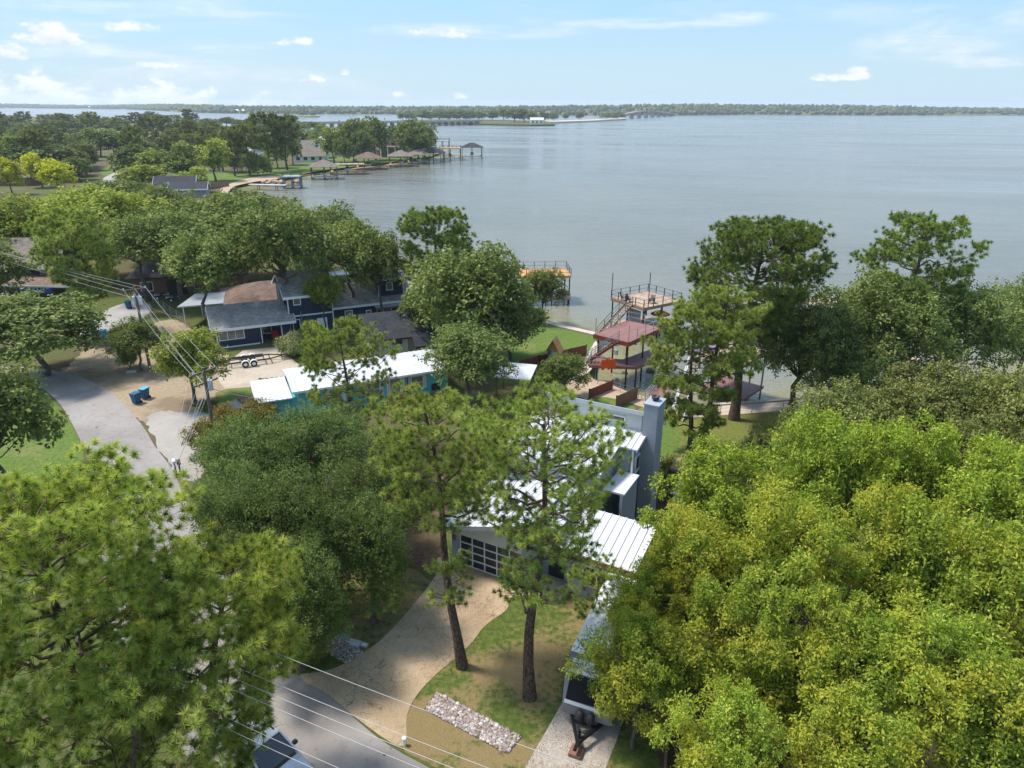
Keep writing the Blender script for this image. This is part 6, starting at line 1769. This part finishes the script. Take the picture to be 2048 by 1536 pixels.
def boulders(cx, n, spread, size, label, mat='stone', z=0.0, seed=1):
    r = random.Random(seed); c = G(*cx)
    for i in range(n):
        bm = bmesh.new(); bmesh.ops.create_icosphere(bm, subdivisions=2, radius=1)
        for v in bm.verts: v.co *= r.uniform(.82, 1.12)
        s = size * r.uniform(.6, 1.3)
        for v in bm.verts: v.co = Vector((v.co.x * s * 1.2, v.co.y * s, v.co.z * s * .7))
        me = bpy.data.meshes.new('boulder'); bm.to_mesh(me); bm.free()
        link('boulder', me, loc=(c.x + r.gauss(0, spread[0]), c.y + r.gauss(0, spread[1]), z + s * .25), rz=r.uniform(0, 6), mat=M[mat], label=label, cat='boulder', group=label)
boulders((505, 800), 7, (1.3, .5), .38, 'brown boulder in the garden edge left of the turquoise house', 'brick', 0, 2)
boulders((1225, 735, WATER_Z), 12, (2.0, 2.0), .45, 'dark rock in the shallow water under the red dock', 'stone', WATER_Z - .1, 4)
boulders((545, 366), 10, (5, 2.0), .9, 'pale rock on the cove shore', 'sand', .1, 6)

# ------------------------------------------------------------------ vehicles
def wheel(parent, c, r, w, axis='x', rim='alu', name='wheel'):
    c = Vector(c); d = Vector((1, 0, 0)) if axis == 'x' else Vector((0, 1, 0))
    t_ = MB().cyl(c - d * w / 2, c + d * w / 2, r, r, 20).build(name, M['black_rubber'], parent, .02)
    for s in (-1, 1): MB().cyl(c + d * s * (w / 2 - .02), c + d * s * (w / 2 + .012), r * .62, r * .55, 16).build('rim', M[rim], t_)
    return t_

def boat_trailer():
    o = empty('boat_trailer', G(505, 727), rad(24), label='empty black tandem-axle boat trailer with white fenders on the concrete slab', cat='trailer')
    b = MB()
    for s in (-.75, .75): b.box(-2.4, 1.9, s - .05, s + .05, .5, .62)
    for x in (-2.3, -1.2, 0, 1.2, 1.8): b.box(x - .05, x + .05, -.75, .75, .44, .52)
    b.bar((1.8, .75, .56), (3.3, 0, .56), .1); b.bar((1.8, -.75, .56), (3.3, 0, .56), .1)
    b.build('frame', M['dark'], o)
    for s in (-.4, .4): MB().bar((-2.2, s, .78), (1.2, s, .82), .14, .08).build('bunk', M['dark'], o)
    MB().bar((3.1, 0, 0), (3.1, 0, .95), .07).build('jack', M['steel'], o); MB().bar((3.2, 0, .6), (3.7, 0, .6), .1).build('coupler', M['steel'], o)
    for x in (-.75, .1):
        for s in (-1, 1):
            wheel(o, (x, s * 1.05, .34), .34, .22, 'y', 'alu')
            rings = []
            for k in range(9):
                a = math.pi * k / 8; rings.append([(x + math.cos(a) * rr, s * 1.05 + yy, .36 + math.sin(a) * rr) for rr, yy in ((.42, -.15), (.42, .15), (.39, .15), (.39, -.15))])
            MB().loft(rings).build('fender', M['white'], o, smooth=False)
boat_trailer()

def travel_trailer():
    base = Vector((3.55, 23.9, 0)); d = Vector((3.1, 7.5, 0)).normalized(); rz = math.atan2(d.y, d.x) - math.pi / 2
    o = empty('travel_trailer', (3.38, 24.0, 0), rz, label='white-roofed travel trailer with black front window parked on the concrete pad', cat='travel trailer')
    W, L = 1.2, 7.3
    # body: front cap rounded in side view
    def ring(y, ztop, zb, w):
        c = .16
        return [(-w, y, zb), (w, y, zb), (w, y, ztop - c), (w - c, y, ztop), (-w + c, y, ztop), (-w, y, ztop - c)]
    MB().loft([ring(1.15, 3.12, .62, W), ring(L, 3.05, .62, W)]).build('body', M['rv_silver'], o, .015)
    cap = [ring(-.12, 1.1, .66, W - .1), ring(-.05, 1.4, .62, W - .05), ring(.18, 1.95, .6, W - .01), ring(.45, 2.5, .6, W + .012), ring(.78, 2.95, .6, W + .015), ring(1.14, 3.15, .6, W + .015)]
    c = MB().loft(cap).build('front_cap', M['rv_grey'], o, .02)
    def onface(x, z0, z1, y0, y1, w0, w1, m, nm, off):
        P = [(-w0, y0 - off, z0), (w0, y0 - off, z0), (w1, y1 - off, z1), (-w1, y1 - off, z1)]
        return MB().prism(P, (0, .05, 0)).build(nm, M[m], c, .01)
    onface(0, 1.42, 2.46, -.04, .44, 1.0, .94, 'rv_black', 'front_window', .045)
    onface(0, 2.52, 2.98, .47, .82, 1.06, .98, 'rv_silver', 'cap_panel', .035)
    onface(0, 1.22, 1.38, -.09, -.05, 1.05, 1.04, 'rv_silver', 'cap_band', .05)
    for s in (-1, 1):
        MB().prism([(s * (W + .02), .1, 1.0), (s * (W + .02), 1.0, 1.0), (s * (W + .02), .75, 2.2), (s * (W + .02), .3, 1.9)], (s * .02, 0, 0)).build('side_graphic', M['rv_black'], c)
        boxo('side_band', M['rv_grey'], o, s * W - (.0 if s > 0 else .015), s * W + (.015 if s > 0 else 0), 1.2, L - .1, .75, 1.1)
    slab('roof', [(-W + .06, 1.0, 3.2), (W - .06, 1.0, 3.2), (W - .06, L - .05, 3.12), (-W + .06, L - .05, 3.12)], .06, M['rv_white'], o)
    MB().box(-.38, .38, 3.0, 3.95, 3.2, 3.5).build('roof_air_conditioner', M['rv_white'], o, .06)
    for y in (2.2, 4.9): MB().box(-.2, .2, y, y + .4, 3.17, 3.3).build('roof_vent', M['rv_white'], o, .03)
    MB().box(-.85, -.1, 6.2, 7.0, 3.15, 3.22).build('solar_panel', M['glass_grey'], o)
    for y in (2.4, 4.4, 6.2): window(o, (-W, y, 2.05), (0, -1), .9, .6, 'dark', 'glass', fw=.04, depth=.03)
    for y in (4.4, 5.35):
        for s in (-1, 1): wheel(o, (s * (W - .18), y, .36), .36, .24, 'x')
    for x in (-.9, .9): MB().bar((x, .6, .02), (x, .6, .62), .09).build('stabiliser', M['steel'], o)
    b = MB(); b.bar((-.95, .5, .56), (0, -1.35, .5), .13, .16); b.bar((.95, .5, .56), (0, -1.35, .5), .13, .16); b.bar((-.5, -.35, .6), (.5, -.35, .6), .1); b.build('hitch_frame', M['rv_black'], o)
    for s in (-.24, .24): MB().lathe([(0, .66), (.17, .66), (.19, .8), (.19, 1.05), (.1, 1.17), (0, 1.18)], 14, (s, -.3, 0)).build('gas_bottle', M['dark'], o, smooth=True)
    MB().cyl((0, -1.1, .05), (0, -1.1, 1.0), .06).build('jack', M['rv_black'], o)
    MB().box(-.28, .28, -1.75, -1.15, .018, .2).build('jack_block', M['terracotta'], o, .02)
    MB().bar((0, -1.35, .5), (0, -1.75, .5), .14, .12).build('coupler', M['rv_black'], o)
travel_trailer()

def suv():
    a, b = G(597, 1352), G(804, 1494); d = (b - a).normalized(); rz = math.atan2(d.y, d.x)
    o = empty('parked_car', tuple(G(530, 1536)), rz, label='silver car parked under the low pine at the bottom edge', cat='car')
    def sec(x, w, z0, z1, r=.1): return [(x, -w, z0), (x, w, z0), (x, w, z1 - r), (x, w - r, z1), (x, -w + r, z1), (x, -w, z1 - r)]
    MB().loft([sec(-2.35, .8, .45, .85), sec(-2.25, .9, .35, 1.0), sec(-1.4, .93, .3, 1.05), sec(.75, .93, .3, 1.05), sec(1.3, .92, .32, 1.03), sec(2.15, .86, .36, .88), sec(2.35, .74, .42, .72)]).build('body', M['silver'], o, .05, True)
    gl = [(-2.15, .80, 1.03), (-1.85, .70, 1.58), (.35, .70, 1.62), (1.15, .80, 1.06)]
    V = []
    for x, w, z in gl: V += [(x, -w, z), (x, w, z)]
    MB().add(V, [(0, 2, 3, 1), (2, 4, 5, 3), (4, 6, 7, 5), (0, 6, 4, 2), (1, 3, 5, 7), (0, 1, 7, 6)]).build('glasshouse', M['glass'], o)
    MB().prism([(-1.88, -.72, 1.6), (.36, -.72, 1.64), (.36, .72, 1.64), (-1.88, .72, 1.6)], (0, 0, .06)).build('roof', M['silver'], o, .03)
    for s in (-1, 1):
        MB().bar((.36, s * .72, 1.63), (1.17, s * .83, 1.06), .08).build('pillar', M['silver'], o)
        MB().bar((-.6, s * .73, 1.6), (-.55, s * .85, 1.05), .08).build('pillar', M['silver'], o)
        MB().bar((-1.9, s * .73, 1.6), (-2.15, s * .83, 1.05), .1).build('pillar', M['silver'], o)
        MB().bar((-1.7, s * .6, 1.72), (.1, s * .6, 1.74), .05).build('roof_rail', M['dark'], o)
        MB().box(.75, .95, s * 1.02 - .1, s * 1.02 + .1, 1.05, 1.2).build('mirror', M['dark'], o, .03)
        MB().box(2.16, 2.34, s * .62 - .16, s * .62 + .16, .68, .82).build('headlight', M['white'], o, .03)
        for x in (-1.45, 1.45): wheel(o, (x, s * .84, .34), .34, .22, 'y')
    MB().box(1.0, 1.3, -.75, .75, 1.035, 1.06).build('cowl', M['dark'], o)
suv()
def atv(u, v, rz, label):
    o = empty('quad_bike', G(u, v), rad(rz), label=label, cat='quad bike', group='quad bikes by the carport')
    MB().loft([[(x, y, z) for y, z in ((-.3, .45), (.3, .45), (.22, .8), (-.22, .8))] for x in (-.8, .8)]).build('body', M['dark'], o, .05)
    MB().box(-.5, .2, -.18, .18, .8, .95).build('seat', M['black_rubber'], o, .04)
    MB().bar((.45, -.38, 1.1), (.45, .38, 1.1), .05).build('handlebar', M['steel'], o); MB().bar((.6, 0, .7), (.45, 0, 1.1), .06).build('steering_post', M['steel'], o)
    for x in (-.6, .6):
        for s in (-1, 1): wheel(o, (x, s * .45, .28), .28, .24, 'y')
        MB().box(x - .35, x + .35, -.55, .55, .66, .72).build('rack', M['grey_wall'], o)
atv(325, 598, 200, 'dark quad bike under the oaks by the carport, the left one')
atv(352, 602, 205, 'dark quad bike under the oaks by the carport, the right one')

# ------------------------------------------------------------------ bridges and causeway across the lake
def bridge(pa, pb, z, w, n, label, hump=0.0, th=1.6):
    A, B = G(*pa, WATER_Z), G(*pb, WATER_Z); d = B - A; L = d.length; rz = math.atan2(d.y, d.x)
    o = empty('road_bridge', (A.x, A.y, 0), rz, label=label, cat='bridge')
    k = 24
    f = lambda t: z + hump * math.sin(math.pi * t) ** 2
    MB().loft([[(L * t, -w / 2, f(t) - th), (L * t, w / 2, f(t) - th), (L * t, w / 2, f(t)), (L * t, -w / 2, f(t))] for t in [i / k for i in range(k + 1)]]).build('deck', M['conc_grey'], o)
    for s in (-1, 1):
        MB().loft([[(L * t, s * w / 2 - .2, f(t) + .002), (L * t, s * w / 2 + .2, f(t) + .002), (L * t, s * w / 2 + .2, f(t) + 1.0), (L * t, s * w / 2 - .2, f(t) + 1.0)] for t in [i / k for i in range(k + 1)]]).build('parapet', M['seawall'], o)
    for i in range(n):
        t = (i + .5) / n
        MB().box(L * t - .7, L * t + .7, -w / 2 + 1, w / 2 - 1, WATER_Z - 1, f(t) - th - .01).build('pier', M['conc_grey'], o)
bridge((590, 256), (960, 249.5), 5.0, 12, 26, 'long low road bridge across the lake behind the peninsula')
bridge((1222, 238.5), (1345, 232.5), 6.5, 12, 9, 'humped road bridge on the right end of the causeway', 8.0)
cw = [(800, 242), (870, 240), (960, 240), (1090, 243), (1110, 250.5), (1060, 251), (960, 249), (860, 247)]
patch_pts = [tuple(G(u, v)[:2]) for u, v in cw]
link('causeway', poly_mesh('causeway', patch_pts, 1.2, 3.5), mat=M['ground'], kind='structure')
cw2 = [(1085, 243.5), (1180, 241), (1250, 236.5), (1252, 239), (1185, 243), (1100, 246)]
link('causeway', poly_mesh('causeway', [tuple(G(u, v)[:2]) for u, v in cw2], 1.6, 3.5), mat=M['seawall'], kind='structure')
isl = [(595, 232.2), (615, 231.5), (640, 232), (640, 233.5), (610, 234)]
link('islet', poly_mesh('islet', [tuple(G(u, v)[:2]) for u, v in isl], .8, 3), mat=M['lawn_olive'], kind='structure')
for i, (u, v, vt, w) in enumerate([(806, 242, 231, 18), (823, 242, 230, 20), (845, 243, 227, 22), (862, 243, 228, 20), (880, 244, 226, 22), (900, 244, 227, 24), (920, 244, 226, 22), (940, 244, 228, 22), (958, 243, 226, 20),
                                   (985, 243, 228, 20), (1008, 242, 223, 24), (1030, 246, 225, 26), (1048, 246, 224, 26), (1062, 247, 229, 20), (1088, 245, 230, 18), (1108, 243, 232, 12), (1131, 241, 233, 10), (1160, 241, 231, 12), (1212, 240, 231, 20), (1235, 239, 230, 22),
                                   (605, 233, 229, 12), (628, 233, 229, 12)]):
    far_tree(FARO, u, v, vt - 5, w * 1.5, 'oak', ('dark tree on the causeway, %s of the white building' % ('far left' if i < 6 else 'left' if i < 13 else 'close' if i < 15 else 'right')) if i < 20 else 'low bush on the tiny islet', 'trees on the causeway' if i < 20 else 'bushes on the islet', 'broadleaf_tree')
CB = simple_house(1074, 248.5, 2, 19, 12, 6.0, 9, 'white', 'white_metal', 'white building at the end of the causeway', [(-6, 3, 2.5, 2.5), (0, 3, 2.5, 2.5), (6, 3, 2.5, 2.5)], name='causeway_building')
rs = random.Random(9)
for u, v, wv in [(1745, 229, 'white'), (1820, 229, 'white_metal'), (1440, 229, 'offwhite'), (1570, 229, 'tan_wall'), (620, 227, 'white'), (180, 217, 'white'), (480, 226.5, 'white'), (1388, 230, 'white')]:
    p = G(u, v, WATER_Z + 1); k = 1 + 25 / math.hypot(p.x, p.y)
    o = empty('shore_house', (p.x * k, p.y * k, 1.0), rs.uniform(-.3, .3), label='pale house on the far wooded shore, %s' % ('left of the islet' if u < 560 else 'near the islet' if u < 700 else 'right of the humped bridge' if u < 1500 else 'towards the right edge'), cat='house', group='houses on the far shore')
    boxo('wall', M[wv], o, -12, 12, 0, 10, -1, 6); gable(o, -12, 12, 0, 10, 6, 10, 'x', M['white_metal'] if rs.random() < .5 else M['sh_tan'], M[wv], .8, .3)

# ------------------------------------------------------------------ air
def haze():
    m, t = new_mat('haze_air')
    pv = t.n('ShaderNodeVolumePrincipled', {'Color': (.80, .88, 1.0), 'Density': HAZE, 'Anisotropy': .2})
    t.n('ShaderNodeOutputMaterial', {'Volume': pv}, None)
    MB().box(-9600, 9600, -700, 9600, -6, 66).build('haze', m, kind='stuff', label='thin pale summer haze over the lake', cat='haze')
HAZE = .0001
if HAZE: haze()
